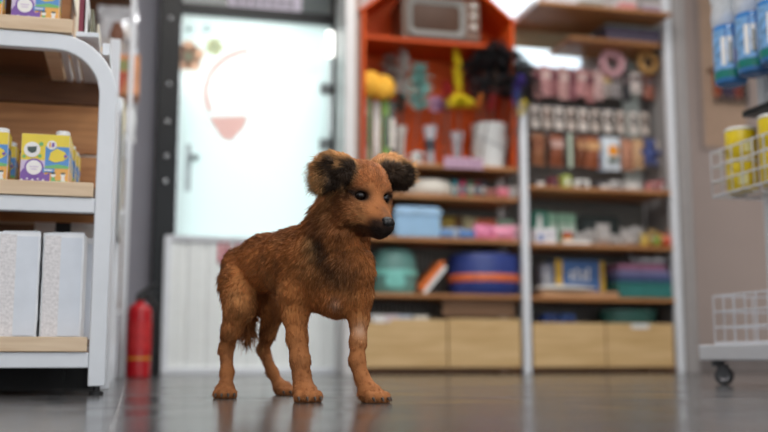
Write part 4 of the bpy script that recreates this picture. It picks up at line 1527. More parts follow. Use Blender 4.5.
for px, w_, h_, c_, nm in ((606, .075, .155, (186, 172, 166), 'grey'), (617, .06, .165, (148, 140, 140), 'dark grey'), (627, .05, .18, (44, 42, 46), 'black'), (637, .07, .13, (214, 200, 194), 'white'), (650, .075, .15, (168, 104, 86), 'brick')):
    hang(px, 0, w_, h_, .025, c_, nm + ' pack hanging under the ring collars', 'pack', 'packs under the ring collars', seed=int(px), extra=topcard((222, 190, 120) if nm == 'grey' else (110, 96, 96)), dy=.03 * (int(px) % 2))
# second row: cards with small dark toys
for k, px in enumerate((535, 547, 559, 571, 583, 595, 607.5, 620, 633, 644)):
    hang(px, 1, .055, .135, .006, ((214, 204, 196), (196, 182, 172))[k % 2], ords[k] + ' pale card with dark toys on the middle peg row, counted from the white post', 'card', 'toy cards on the middle pegs', name='toy_card', kind='card', noise=.06,
         extra=toyprint(((70, 52, 48), (110, 84, 76), (54, 44, 46))[k % 3]))
# third row: brown pouches and others
for px, w_, h_, c_, nm, pr_ in ((537, .08, .19, (160, 104, 70), 'tan brown', (140, 84, 54)), (555, .085, .19, (140, 74, 44), 'red brown', (196, 160, 150)), (579, .065, .185, (120, 66, 40), 'dark brown', (176, 130, 92)), (591, .09, .19, (150, 82, 48), 'chestnut', (206, 160, 110))):
    hang(px, 2, w_, h_, .045, c_, nm + ' pouch hanging on the lowest peg row', 'pouch', 'brown pouches on the lowest pegs', name='treat_pouch', seed=int(px), noise=.12, extra=topcard(pr_), dy=.012 * (int(px) % 2))
hang(569, 2, .022, .20, .012, (196, 210, 190), 'narrow pale green stick pack between the brown pouches', 'pack', 'other packs on the lowest pegs', kind='card', noise=.05, dy=.04)


def whitepk(t, w_, h_, d_):
    b = MB()
    b.disc((0.004, h_ * .58), .034, -d_ / 2 - .002, 18, 0)
    b.box(-.03, .03, -d_ / 2 - .003, -d_ / 2 - .001, h_ * .24, h_ * .36, 1)
    b.build('front_print', [mat('sun_orange', (232, 150, 40), .5), mat('leaf_green', (60, 84, 50), .5)], t)


hang(610, 2, .11, .20, .03, (212, 220, 228), 'white pack with an orange disc on the lowest peg row', 'pack', 'other packs on the lowest pegs', seed=5, noise=.05, extra=whitepk, dy=.02)
hang(601, 2, .06, .20, .03, (160, 178, 198), 'blue grey pack half behind the white pack with the orange disc', 'pack', 'other packs on the lowest pegs', seed=6, noise=.08, dy=-.02)
hang(626, 2, .085, .19, .03, (176, 122, 96), 'patterned rust pack right of the white pack with the orange disc', 'pack', 'other packs on the lowest pegs', seed=7, noise=.5, dy=.0)
hang(637, 2, .07, .18, .03, (188, 150, 112), 'patterned sand pack left of the blue plush toy', 'pack', 'other packs on the lowest pegs', seed=8, noise=.5, dy=.02)
t = hang(648, 2, .02, .06, .01, (90, 88, 130), 'blue and purple plush toy hanging at the right end of the lowest peg row', 'plush toy', 'other packs on the lowest pegs', name='plush_toy', dy=.02)
b = MB()
b.ball((0, -.0, -.03), (.045, .03, .045), 16, 10)
b.ball((0, -.01, .025), (.032, .028, .03), 14, 10)
for sx_ in (-1, 1):
    b.ball((sx_ * .05, -.01, -.02), (.022, .015, .015), 10, 6)
    b.ball((sx_ * .025, -.015, -.085), (.016, .018, .024), 10, 6)
    b.ball((sx_ * .026, -.005, .05), (.012, .01, .014), 8, 6)
b.build('plush_body', mat('plush_blue', (76, 88, 140), .9, noise=.35, scale=25), t, smooth=70)
hang(658, 2, .05, .15, .03, (200, 186, 176), 'cream pack at the right end of the lowest peg row', 'pack', 'other packs on the lowest pegs', seed=9, noise=.3, dy=.0)

# ---- upper boards
t = thing('storage_bin', 'dark purple grey bin on the upper board of the right shelving', 'bin', (ax(627, YS + .12, 30), YS + .12, zt2 + .0128))
w = wpx(600, 656, YS + .12)
b = MB()
b.prism([(-w / 2 + .012, 0), (w / 2 - .012, 0), (w / 2, .085), (-w / 2, .085)], -.08, .10)
b.build('bin_body', mat('aubergine', (86, 78, 98), .6, noise=.15, scale=40), t, bevel=.006)
MB().box(-w / 2 - .004, w / 2 + .004, -.085, .105, .0855, .097).build('lid', mat('sage_grey', (150, 156, 146), .6, noise=.2, scale=30), t, bevel=.003)
for px, w_, h_, c_, nm in ((556, .20, .07, (196, 200, 206), 'pale grey'), (585, .16, .06, (120, 124, 116), 'sage'), (622, .10, .08, (206, 140, 140), 'pink'), (645, .12, .07, (150, 132, 150), 'mauve')):
    t = thing('carton_box', nm + ' box on the topmost board of the right shelving', 'box', (ax(px, YS + .02, 8), YS + .02, zt1 + .0905), 0, 'boxes on the topmost board')
    MB().box(-w_ / 2, w_ / 2, -.08, .1, 0, h_).build('box_body', mat('topbox_' + nm.replace(' ', '_'), c_, .5, noise=.1), t, bevel=.003)
    MB().box(-w_ / 2 - .002, w_ / 2 + .002, -.082, .102, h_ * .75, h_ + .002).build('lid', mat('topbox_lid', (210, 208, 206), .5), t, bevel=.002)

# ---- first tier: small items
for k, (px, w_, h_, dy, c_, nm) in enumerate(((541, .07, .05, .08, (66, 58, 56), 'black'), (555, .06, .06, .06, (120, 36, 56), 'wine red'), (568, .05, .075, .05, (178, 196, 92), 'lime green'), (583, .085, .055, .06, (226, 226, 222), 'white'),
                                            (605, .08, .05, .08, (92, 92, 98), 'dark grey'), (617, .05, .055, .05, (222, 222, 222), 'bright white'), (633, .11, .06, .06, (168, 166, 164), 'grey'), (655, .06, .06, .05, (206, 138, 136), 'pink'), (664, .04, .08, .08, (150, 84, 88), 'rust'))):
    t = thing('small_box', nm + ' small box under the hanging packs on the upper shelf', 'box', sit(px, R_['a'], YS + dy), .1 * (k % 3 - 1), 'small boxes under the hanging packs')
    MB().box(-w_ / 2, w_ / 2, 0, .07, 0, h_).build('box_body', mat('sb_' + nm.replace(' ', '_'), c_, .5, noise=.15, scale=30), t, bevel=.003)
    MB().box(-w_ * .3, w_ * .3, -.0008, 0, h_ * .25, h_ * .7).build('front_label', mat('sb_label_%d' % (k % 2), ((214, 210, 206), (70, 64, 66))[k % 2], .5), t)

# ---- second tier: teal box, green packs, white boxes, clear bags, toys
t = thing('goods_box', 'teal box with a white figure standing behind the white boxes', 'box', sit(540, R_['b'], YS + .17))
MB().box(-.042, .042, 0, .06, 0, .205).build('box_body', mat('teal_box', (66, 140, 120), .5, noise=.1), t, bevel=.003)
b = MB()
b.disc((-.005, .165), .016, -.0005, 14, 0)
b.prism([(-.025, .11), (.012, .11), (.006, .15), (-.016, .15)], -.001, -.0004, 0)
b.prism([(.004, .075), (.022, .075), (.020, .12), (.008, .12)], -.002, -.0012, 1)
b.build('front_print', [print_w, print_d], t)
for k, px in enumerate((552, 562, 571)):
    t = thing('goods_box', ('left', 'middle', 'right')[k] + ' pale green box beside the teal box', 'box', sit(px, R_['b'], YS + .20), 0, 'pale green boxes')
    MB().box(-.026, .026, 0, .06, 0, .20).build('box_body', mat('pale_green_box', (150, 196, 168), .5, noise=.2, scale=30), t, bevel=.003)
    MB().box(-.02, .02, -.001, 0, .09, .14).build('front_label', mat('pale_green_label', (200, 222, 206), .5), t)
t = thing('goods_box', 'white box with a round blue mark at the front beside the white post', 'box', sit(545, R_['b'], YS + .03))
MB().box(-.065, .065, 0, .11, 0, .085).build('box_body', mat('box_clean_white', (226, 224, 228), .5, noise=.03), t, bevel=.003)
b = MB()
b.disc((-.03, .032), .020, -.0005, 18, 0)
b.box(-.04, -.02, -.002, -.001, .03, .035, 1)
b.box(.0, .05, -.0015, -.0003, .05, .058, 2)
b.box(.0, .04, -.0015, -.0003, .036, .042, 2)
b.build('front_print', [mat('mark_blue', (62, 104, 176), .5), print_w, mat('mark_grey', (170, 172, 186), .5)], t)
t = thing('treat_tub', 'red orange tub with a white lid between the white box and clear bags', 'tub', sit(566, R_['b'], YS + .09))
MB().lathe([(.026, 0), (.030, .004), (.030, .075), (0, .075)], 20).build('tub_body', mat('tub_red', (178, 70, 40), .4, noise=.08), t, smooth=40)
MB().lathe([(.0315, .0755), (.0315, .086), (0, .088)], 20).build('lid', white_plastic, t, smooth=40)
MB().lathe([(.0304, .02), (.0304, .04)], 20).build('band', print_o, t, smooth=60)
t = thing('white_tray', 'flat white tray lying at the front edge of the middle right shelf', 'tray', sit(576, R_['b'], YS + .02))
b = MB().box(-.08, .08, 0, .06, 0, .006)
for x in (-.08, .074):
    b.box(x, x + .006, 0, .06, .006, .022)
b.box(-.074, .074, 0, .006, .006, .022)
b.box(-.074, .074, .054, .06, .006, .022)
b.build('tray_body', white_plastic, t, bevel=.002)
rr = random.Random(77)
film_m = mat('clear_bag_film', (214, 210, 208), .2, noise=.2, scale=40, alpha=.75)
cb = [(578, 'first'), (590, 'second'), (602, 'third'), (614, 'fourth'), (626, 'fifth'), (636, 'sixth')]
for k, (px, o_) in enumerate(cb):
    t = thing('clear_bag', o_ + ' crumpled clear bag from the white tray rightwards on the middle right shelf', 'bag', sit(px, R_['b'], YS + .14 + .05 * (k % 2)), rr.uniform(-.3, .3), 'crumpled clear bags')
    MB().pouch(.085, .085 + .025 * ((k * 7) % 3), .07, 0, wob=.006, seed=100 + k, nx=9, nz=9).build('bag_film', film_m, t, smooth=60)
    b = MB()
    for q in range(5):
        b.ball((rr.uniform(-.02, .02), rr.uniform(-.008, .008), .022 + q * .009), .010, 8, 6, q % 2)
    b.build('bag_contents', [mat('content_rose', (190, 120, 110), .6), mat('content_cream', (214, 200, 184), .6)], t, smooth=60)
tc_ = [(643, 0.10, .07, (206, 176, 80), 'yellow'), (651, .06, .11, (170, 140, 84), 'sand'), (659, .10, .08, (214, 140, 60), 'orange'), (667, .06, .10, (190, 110, 60), 'copper'), (655, .03, .045, (140, 160, 60), 'green'), (665, .03, .04, (206, 80, 44), 'scarlet'), (647, .16, .12, (150, 130, 110), 'khaki')]
for k, (px, dy, h_, c_, nm) in enumerate(tc_):
    t = thing('squeaky_toy', nm + ' toy in the heap at the right end of the middle right shelf', 'toy', sit(px, R_['b'], YS + dy), .3 * k, 'toys heaped at the right end')
    b = MB()
    b.ball((0, 0, .030), (.030, .026, .030), 14, 10)
    b.ball((0, -.006, .055 + (h_ - .07) * .4), (.021, .02, .022), 12, 8)
    for sx_ in (-1, 1):
        b.ball((sx_ * .016, 0, .074 + (h_ - .07) * .5), (.009, .006, .014), 8, 6)
    b.build('toy_body', mat('toy_' + nm, c_, .5, noise=.15), t, smooth=60)
    MB().lathe([(.021, .045), (.023, .049), (.021, .053)], 14).build('toy_collar', mat('toy_collar_%d' % (k % 2), ((60, 90, 150), (226, 220, 200))[k % 2], .6), t, smooth=60)
pz0 = R_['b'] + TH / 2
tub_dark = thing('pet_carrier', 'dark green carrier standing at the back of the middle right shelf', 'carrier', sit(598, R_['b'], YS + .25))
MB().prism(rrect(-.15, .12, 0, .20, .03), -.03, .055).build('carrier_body', mat('carrier_dark', (32, 44, 42), .5), tub_dark, bevel=.005)
MB().prism(rrect(-.11, .08, .04, .16, .02), -.036, -.030).build('carrier_door', mat('carrier_grille', (58, 70, 68), .5), tub_dark, bevel=.002)

# ---- third tier: box with book-like print, flat bag, board, folded clear bag, teal tub
zb3 = R_['c'] + TH / 2
t = thing('board_box', 'flat wooden scratching board lying under the blue and yellow box', 'board', (ax(573, YS + .11, 292), YS + .11, zb3 + .0008))
wb = wpx(536, 611, YS + .11)
MB().box(-wb / 2, wb / 2, -.10, .12, 0, .030).build('board_slab', wood('scratch_board', (176, 130, 92), (204, 160, 120), .6), t, bevel=.002)
MB().box(-wb / 2 + .01, wb / 2 - .01, -.092, .112, .0302, .034).build('board_face', mat('corrugated_tan', (160, 120, 86), .8, noise=.3, scale=90), t)
z4 = zb3 + .0008 + .0345
b = MB()
w_ = wpx(535, 596, YS + .06)
vs = []
b.ball((0, 0, .016), (w_ / 2, .07, .016), 20, 10)
b.ball((-.05, -.01, .020), (w_ / 4, .05, .015), 16, 8)
o = b.build('folded_cloth', mat('cloth_white', (222, 220, 214), .8, noise=.06, bump=.2), None, (ax(565, YS + .06, 285), YS + .06, z4), smooth=80)
tag(o, 'folded white cloth in front of the blue and yellow box', 'cloth')
t = thing('pet_food_box', 'blue box with yellow ends and white lettering on the right shelving', 'box', (ax(576, YS + .19, 267), YS + .19, z4 + .0008), .06)
w_ = wpx(551, 601, YS + .19)
h_ = .185
MB().box(-w_ / 2, w_ / 2, -.045, .06, 0, h_).build('box_body', mat('box_blue', (70, 108, 164), .5, noise=.05), t, bevel=.003)
b = MB()
b.box(-w_ / 2 + .001, -w_ / 2 + .045, -.0465, -.045, .002, h_ - .002, 0)
b.box(w_ / 2 - .03, w_ / 2 - .001, -.0465, -.045, .002, h_ - .002, 0)
for k, (x, a_, c_) in enumerate(((-.065, .05, .02), (-.03, .065, .018), (.01, .05, .022), (.045, .07, .016))):
    b.box(x, x + c_, -.0465, -.045, .07, .07 + a_, 1)
    b.box(x + c_ * .3, x + c_ * .7, -.0475, -.0465, .085, .085 + a_ * .4, 2)
b.build('front_print', [mat('band_gold', (216, 172, 52), .5), print_w, mat('box_navy', (46, 74, 124), .5)], t)
t = thing('goods_box', 'pale grey box left of the blue and yellow box', 'box', (ax(545, YS + .20, 267), YS + .20, z4 + .0008))
MB().box(-.034, .034, -.03, .05, 0, .16).build('box_body', mat('box_mist', (164, 164, 176), .5, noise=.15), t, bevel=.003)
MB().box(-.024, .024, -.031, -.030, .05, .11).build('front_label', mat('box_mist_label', (206, 206, 212), .5), t)
t = thing('storage_tub', 'teal tub under the folded clear bag on the right shelving', 'tub', (ax(641, YS + .13, 290), YS + .13, zb3 + .0008))
w_ = wpx(611, 671, YS + .13)
b = MB()
b.prism([(-w_ / 2 + .02, 0), (w_ / 2 - .02, 0), (w_ / 2, .085), (-w_ / 2, .085)], -.09, .10)
b.build('tub_body', mat('teal_tub', (42, 116, 112), .4, noise=.08), t, bevel=.012, seg=3)
MB().box(-w_ / 2 - .004, w_ / 2 + .004, -.096, .106, .086, .094).build('rim', mat('teal_rim', (56, 132, 126), .4), t, bevel=.003)
zq2 = zb3 + .0008 + .0948
for k, (c_, nm, h0) in enumerate((((66, 78, 120), 'navy', 0), ((124, 120, 160), 'lavender', .034), ((156, 104, 132), 'plum', .068))):
    t = thing('folded_blanket', nm + ' folded blanket in the clear-wrapped pile on the teal tub', 'blanket', (ax(640 - 2 * k, YS + .13, 265), YS + .13, zq2 + h0 + .0005 * k), 0, 'folded blankets on the teal tub')
    MB().prism(rrect(-w_ / 2 + .012 + .014 * k, w_ / 2 - .02 - .012 * k, 0, .032, .014), -.08, .09).build('blanket_fold', mat('blanket_' + nm, c_, .8, noise=.2, bump=.2), t, bevel=.008)
t = thing('clear_wrap', 'crinkled clear plastic bag lying over the folded blankets', 'bag', (ax(650, YS + .12, 262), YS + .12, zq2 + .104))
MB().pouch(.24, .042, .16, 0, wob=.006, seed=44, nx=14, nz=6).build('bag_film', mat('clear_wrap_film', (206, 206, 212), .15, noise=.2, scale=50, alpha=.6), t, smooth=60)
MB().tube([(-.11, 0, .04), (-.125, 0, .055), (-.12, .01, .06)], .005, 6).build('knot', mat('knot_white', (216, 216, 220), .4), t)

# ---- in the drawers: blue pack and green bowl
zf = dz0 + .0175
for k, (px, c_, nm) in enumerate(((548, (40, 76, 150), 'royal blue'), (565, (60, 100, 170), 'bright blue'))):
    t = thing('pad_pack', nm + ' pack standing in the right shelving drawer', 'pack', (ax(px, YS + .12, 330), YS + .12, zf), 0, 'blue packs in the drawer')
    MB().box(-.04, .04, -.05, .08, 0, .275).build('pack_body', mat('pp_' + nm.replace(' ', '_'), c_, .4, noise=.1), t, bevel=.006)
    MB().box(-.03, .03, -.051, -.050, .22, .26).build('front_label', mat('pp_label', (30, 50, 96), .5), t)
t = thing('feeding_bowl', 'dark green oval bowl in the drawer with the white label', 'bowl', ((xr + RX1 - .02) / 2 + .0, YS + .14, zf))
w_ = wpx(600, 668, YS + .13) / 2
w_ = min(w_, .178)
MB().lathe([(w_ * .7, 0), (w_ * .8, .02), (w_ * .97, .27), (w_, .295), (w_ * .93, .295), (w_ * .75, .03), (0, .028)], 30, 0, (0, 0, 0), 1, .55).build('bowl_body', mat('bowl_green', (46, 92, 84), .4, noise=.06), t, smooth=50)
MB().lathe([(w_ * 1.0, .288), (w_ * 1.03, .295), (w_ * 1.0, .302)], 30, 0, (0, 0, 0), 1, .55).build('bowl_rim', mat('bowl_rim', (60, 108, 98), .4), t, smooth=60)

# ================================================================ the dog
DOG_T, DOG_A = 2.1, -0.17
fh = Vector((math.sin(YAW), math.cos(YAW), 0))
rt = Vector((math.cos(YAW), -math.sin(YAW), 0))
dog_loc = fh * DOG_T + rt * DOG_A


def D(px, py, t):
    """the dog's own space: across, away, up (metres), for a point seen at px, py and t metres along the floor"""
    u, v = (px - 384) / F_PX, (216 - py) / F_PX
    s = t / (math.cos(PITCH) - v * math.sin(PITCH))
    return np.array((u * s - DOG_A, t - DOG_T, CAM_H + s * (math.sin(PITCH) + v * math.cos(PITCH))))


psi, tau = math.radians(36), math.radians(13)
hL = np.array((math.cos(psi), math.sin(psi), 0))
hF0 = np.array((math.sin(psi), -math.cos(psi), 0))
hF = hF0 * math.cos(tau) + np.array((0, 0, -1)) * math.sin(tau)
hU = np.cross(hF, -hL)
if hU[2] < 0:
    hU = -hU
EYE = D(371.5, 196.5, 1.93)


def Hd(x, y, z):
    return EYE + hL * x + hF * y + hU * z


prims = []   # (kind, data, k)


def cone(p, q, r0, r1, k=0.02):
    prims.append(('c', np.array(p, float), np.array(q, float), r0, r1, k))


def chain(pts, k=0.02):
    for (p, r), (q, r2) in zip(pts[:-1], pts[1:]):
        cone(p, q, r, r2, k)


def ell(c, rad, k=0.015, axes=None, cut=False):
    A = np.eye(3) if axes is None else np.array(axes)
    prims.append(('x' if cut else 'e', np.array(c, float), np.array(rad, float), A, k))


# trunk
chain([(D(243, 268, 2.27), .047), (D(268, 263, 2.20), .058), (D(300, 263, 2.10), .070), (D(328, 266, 2.03), .074)], .03)
chain([(D(328, 262, 2.03), .072), (D(346, 274, 1.985), .050)], .03)
cone(D(316, 292, 2.06), D(338, 297, 1.995), .038, .043, .03)
chain([(D(327, 250, 2.04), .068), (D(338, 228, 2.005), .052), (D(348, 204, 1.985), .044)], .03)
# tucked tail
chain([(D(236, 258, 2.31), .022), (D(240, 288, 2.34), .018), (D(246, 316, 2.33), .017), (D(248, 334, 2.31), .009)], .012)
# legs
nh = [(D(238, 282, 2.205), 0.0417), (D(240, 306, 2.18), 0.0320), (D(231, 331, 2.19), 0.0189), (D(226, 349, 2.21), 0.0144), (D(227, 372, 2.195), 0.0131), (D(226, 387, 2.185), 0.0153)]
fhd = [(D(264, 280, 2.33), 0.0407), (D(274, 308, 2.30), 0.0281), (D(268, 334, 2.34), 0.0158), (D(263, 350, 2.37), 0.0131), (D(272, 372, 2.355), 0.0121), (D(280, 386, 2.35), 0.0135)]
nf = [(D(301, 262, 2.035), 0.0504), (D(297, 290, 2.03), 0.0369), (D(295, 315, 2.03), 0.0243), (D(297, 338, 2.015), 0.0193), (D(300, 360, 2.005), 0.0185), (D(302, 378, 2.005), 0.0162), (D(304, 388, 2.0), 0.0189)]
ff = [(D(352, 268, 1.985), 0.0427), (D(358, 295, 1.99), 0.0281), (D(359, 318, 1.995), 0.0185), (D(358, 342, 1.985), 0.0149), (D(357, 361, 1.98), 0.0144), (D(362, 378, 1.975), 0.0131), (D(369, 389, 1.965), 0.0153)]
for leg in (nh, fhd, nf, ff):
    chain(leg, .014)
paws = []
for (px, t, dirv, s) in ((225, 2.165, (.15, -1), .98), (284, 2.335, (.6, -.8), .95), (306, 1.985, (.30, -.95), 1.08), (372, 1.955, (.62, -.78), 1.03)):
    g = D(px, 395, t)
    g[2] = 0
    f = np.array((dirv[0], dirv[1], 0.0))
    f /= np.linalg.norm(f)
    r = np.array((-f[1], f[0], 0))
    up = np.array((0, 0, 1.0))
    paws.append((g, f, r, s))
    ell(g + up * .017 * s - f * .006, (.027 * s, .023 * s, .0180 * s), .010, (f, r, up))
    for k, (fx, rx_) in enumerate(((.017, -.019), (.027, -.0068), (.027, .0068), (.017, .019))):
        ell(g + f * fx * s + r * rx_ * s + up * .0098 * s, (.0135 * s, .0080 * s, .0122 * s), .002, (f, r, up))
# head
HA = (hL, hF, hU)
ell(Hd(0, -.036, .014), (.052, .056, .053), .02, HA)
ell(Hd(0, -.070, -.008), (.046, .040, .050), .02, HA)
for s in (-1, 1):
    ell(Hd(s * .030, -.024, -.026), (.028, .036, .034), .02, HA)
    ell(Hd(s * .022, -.001, .015), (.016, .013, .010), .012, HA)
    ell(Hd(s * .022, .004, -.030), (.016, .020, .018), .015, HA)
for s in (-1, 1):
    cone(Hd(s * .005, -.005, -.027), Hd(s * .0045, .046, -.051), .027, .0185, .02)
cone(Hd(0, .0, -.006), Hd(0, .052, -.038), .014, .0105, .012)
cone(Hd(0, -.02, -.054), Hd(0, .042, -.067), .021, .0130, .006)
ell(Hd(0, .056, -.049), (.019, .013, .016), .008, HA)
for s in (-1, 1):
    ell(Hd(s * .0300, .0085, -.0005), (.0132, .0095, .0092), .006, HA, cut=True)
# ears: set on high at the sides, the tips tipping over outwards
def ear(s):
    q, dz = (1.0, 0.0) if s < 0 else (.86, .020)
    def up(pts):
        n_ = len(pts) - 1
        return [((x_, y_, z_ + dz * i / n_ * 1.2), r_) for i, ((x_, y_, z_), r_) in enumerate(pts)]
    for pts in ([((s * .020, -.048, .044), .015), ((s * .044, -.050, .052), .017), ((s * .070 * q, -.045, .052), .017), ((s * .090 * q, -.031, .040), .0135), ((s * .098 * q, -.019, .018), .009)],
                [((s * .034, -.048, .026), .024), ((s * .060 * q, -.045, .030), .021), ((s * .080 * q, -.030, .026), .014), ((s * .090 * q, -.020, .012), .009)],
                [((s * .030, -.040, .050), .012), ((s * .050, -.030, .048), .013), ((s * .066 * q, -.016, .036), .012), ((s * .074 * q, -.006, .014), .008)]):
        chain([(Hd(*p), r) for p, r in up(pts)], .012)
ear(-1)
ear(1)

# signed distance field on a grid, then one continuous surface
lo = np.array((-.25, -.26, -.003))
hi = np.array((.32, .36, .56))
allp = []
for p in prims:
    allp += [p[1]] if p[0] != 'c' else [p[1], p[2]]
allp = np.array(allp)
lo = np.minimum(lo, allp.min(0) - .1)
hi = np.maximum(hi, allp.max(0) + .1)
lo[2] = -.012
h = .0042
dims = np.ceil((hi - lo) / h).astype(int)
axs = [lo[i] + h * np.arange(dims[i]) for i in range(3)]
Fd = np.full(dims, .06, np.float32)


def local(pmin, pmax):
    a = np.clip(((pmin - lo) / h).astype(int), 0, dims - 1)
    b = np.clip(((pmax - lo) / h).astype(int) + 2, 1, dims)
    return tuple(slice(a[i], b[i]) for i in range(3))


for p in prims:
    if p[0] == 'c':
        _, A, B, r0, r1, k = p
        rm = max(r0, r1) + .05
        sl = local(np.minimum(A, B) - rm, np.maximum(A, B) + rm)
        P = np.stack(np.meshgrid(*[axs[i][sl[i]] for i in range(3)], indexing='ij'), -1)
        AB = B - A
        q = np.clip(((P - A) @ AB) / (AB @ AB), 0, 1)
        d = np.linalg.norm(P - A - q[..., None] * AB, axis=-1) - (r0 + (r1 - r0) * q)
    else:
        kind, Cc, rad, A, k = p
        rm = rad.max() + .05
        sl = local(Cc - rm, Cc + rm)
        P = np.stack(np.meshgrid(*[axs[i][sl[i]] for i in range(3)], indexing='ij'), -1)
        Q = (P - Cc) @ A.T
        k0 = np.linalg.norm(Q / rad, axis=-1)
        k1 = np.linalg.norm(Q / rad ** 2, axis=-1)
        d = k0 * (k0 - 1) / np.maximum(k1, 1e-6)
    f = Fd[sl]
    if p[0] == 'x':
        hh = np.maximum(k - np.abs(-d - f), 0) / k
        Fd[sl] = np.maximum(f, -d) + hh * hh * k / 4
    else:
        hh = np.maximum(k - np.abs(d - f), 0) / k
        Fd[sl] = np.minimum(f, d) + -hh * hh * k / 4
# flat soles on the floor
zg = axs[2][None, None, :]
Fd = np.maximum(Fd, (0.0002 - zg).astype(np.float32))


def surface_nets(Fv):
    ins = Fv < 0
    nx, ny, nz = Fv.shape
    cs = np.zeros((nx - 1, ny - 1, nz - 1), np.int8)
    for dx in (0, 1):
        for dy in (0, 1):
            for dz in (0, 1):
                cs += ins[dx:nx - 1 + dx, dy:ny - 1 + dy, dz:nz - 1 + dz]
    act = np.argwhere((cs > 0) & (cs < 8))
    vid = -np.ones((nx - 1, ny - 1, nz - 1), np.int64)
    vid[tuple(act.T)] = np.arange(len(act))
    acc = np.zeros((len(act), 3))
    cnt = np.zeros(len(act))
    corners = [(a, b, c) for a in (0, 1) for b in (0, 1) for c in (0, 1)]
    for i, c0 in enumerate(corners):
        for c1 in corners[i + 1:]:
            if sum(abs(a - b) for a, b in zip(c0, c1)) != 1:
                continue
            f0 = Fv[tuple((act + c0).T)]
            f1 = Fv[tuple((act + c1).T)]
            m = (f0 < 0) != (f1 < 0)
            q = np.where(m, f0 / np.where(m, f0 - f1, 1), 0)
            pnt = act + np.array(c0) + q[:, None] * (np.array(c1) - np.array(c0))
            acc[m] += pnt[m]
            cnt[m] += 1
    V = acc / cnt[:, None]
    faces = []
    for axis in range(3):
        sl0 = [slice(None)] * 3
        sl1 = [slice(None)] * 3
        sl0[axis] = slice(0, -1)
        sl1[axis] = slice(1, None)
        a, b = ins[tuple(sl0)], ins[tuple(sl1)]
        e = np.argwhere(a != b)
        o1, o2 = [(1, 2), (2, 0), (0, 1)][axis]
        e = e[(e[:, o1] > 0) & (e[:, o2] > 0) & (e[:, o1] < Fv.shape[o1] - 1) & (e[:, o2] < Fv.shape[o2] - 1)]
        def idx(d1, d2):
            q = e.copy()
            q[:, o1] -= d1
            q[:, o2] -= d2
            return vid[tuple(q.T)]
        quad = np.stack([idx(1, 1), idx(0, 1), idx(0, 0), idx(1, 0)], 1)
        flip = ~a[tuple(e.T)]
        quad[flip] = quad[flip][:, ::-1]
        faces.append(quad)
    return V, np.concatenate(faces)


V, Q = surface_nets(Fd)
V = lo + V * h
# light smoothing
for it in range(3):
    acc = np.zeros_like(V)
    cnt = np.zeros(len(V))
    for a, b in ((0, 1), (1, 2), (2, 3), (3, 0)):
        np.add.at(acc, Q[:, a], V[Q[:, b]])
        np.add.at(acc, Q[:, b], V[Q[:, a]])
        np.add.at(cnt, Q[:, a], 1)
        np.add.at(cnt, Q[:, b], 1)
    V = V + .5 * (acc / np.maximum(cnt, 1)[:, None] - V)
V[:, 2] = np.where(V[:, 2] < .0055, .0004 + .9 * np.maximum(V[:, 2] - .0038, 0), V[:, 2])


def vnormals(V, Q):
    n = np.cross(V[Q[:, 2]] - V[Q[:, 0]], V[Q[:, 3]] - V[Q[:, 1]])
    N = np.zeros_like(V)
    for k in range(4):
        np.add.at(N, Q[:, k], n)
    return N / np.maximum(np.linalg.norm(N, axis=1), 1e-12)[:, None]


NV = vnormals(V, Q)


def head_coords(P):
    d = P - EYE
    return d @ hL, d @ hF, d @ hU


def ss(x, a, b):
    q = np.clip((x - a) / (b - a), 0, 1)
    return q * q * (3 - 2 * q)


def lin(c):
    return np.array(C(*c)[:3])


def blob(P, c, r):
    return np.exp(-((np.linalg.norm(P - c, axis=1) / r) ** 2))


neck_axis = (D(347, 206, 1.975), D(326, 250, 2.04))


def snap(px, py):
    """the place on the dog's near side that the marking sits on"""
    q = D(px, py, 2.1)
    t = 2.1
    for _ in range(4):
        q = D(px, py, t)
        sc = (V[:, 0] - q[0]) ** 2 + (V[:, 2] - q[2]) ** 2
        near = np.flatnonzero(sc < .0001)
        if len(near) == 0:
            return q
        t = DOG_T + V[near[np.argmin(V[near, 1])], 1]
    return D(px, py, t)


def vnoise(P, f, seed):
    r_ = np.random.default_rng(seed)
    o = np.zeros(len(P))
    for k in range(7):
        w_ = r_.normal(0, 1, 3)
        w_ /= np.linalg.norm(w_)
        o += np.sin(P @ w_ * f * (.6 + .25 * k) + r_.uniform(0, 6.28))
    return o / 7


MARK = {}


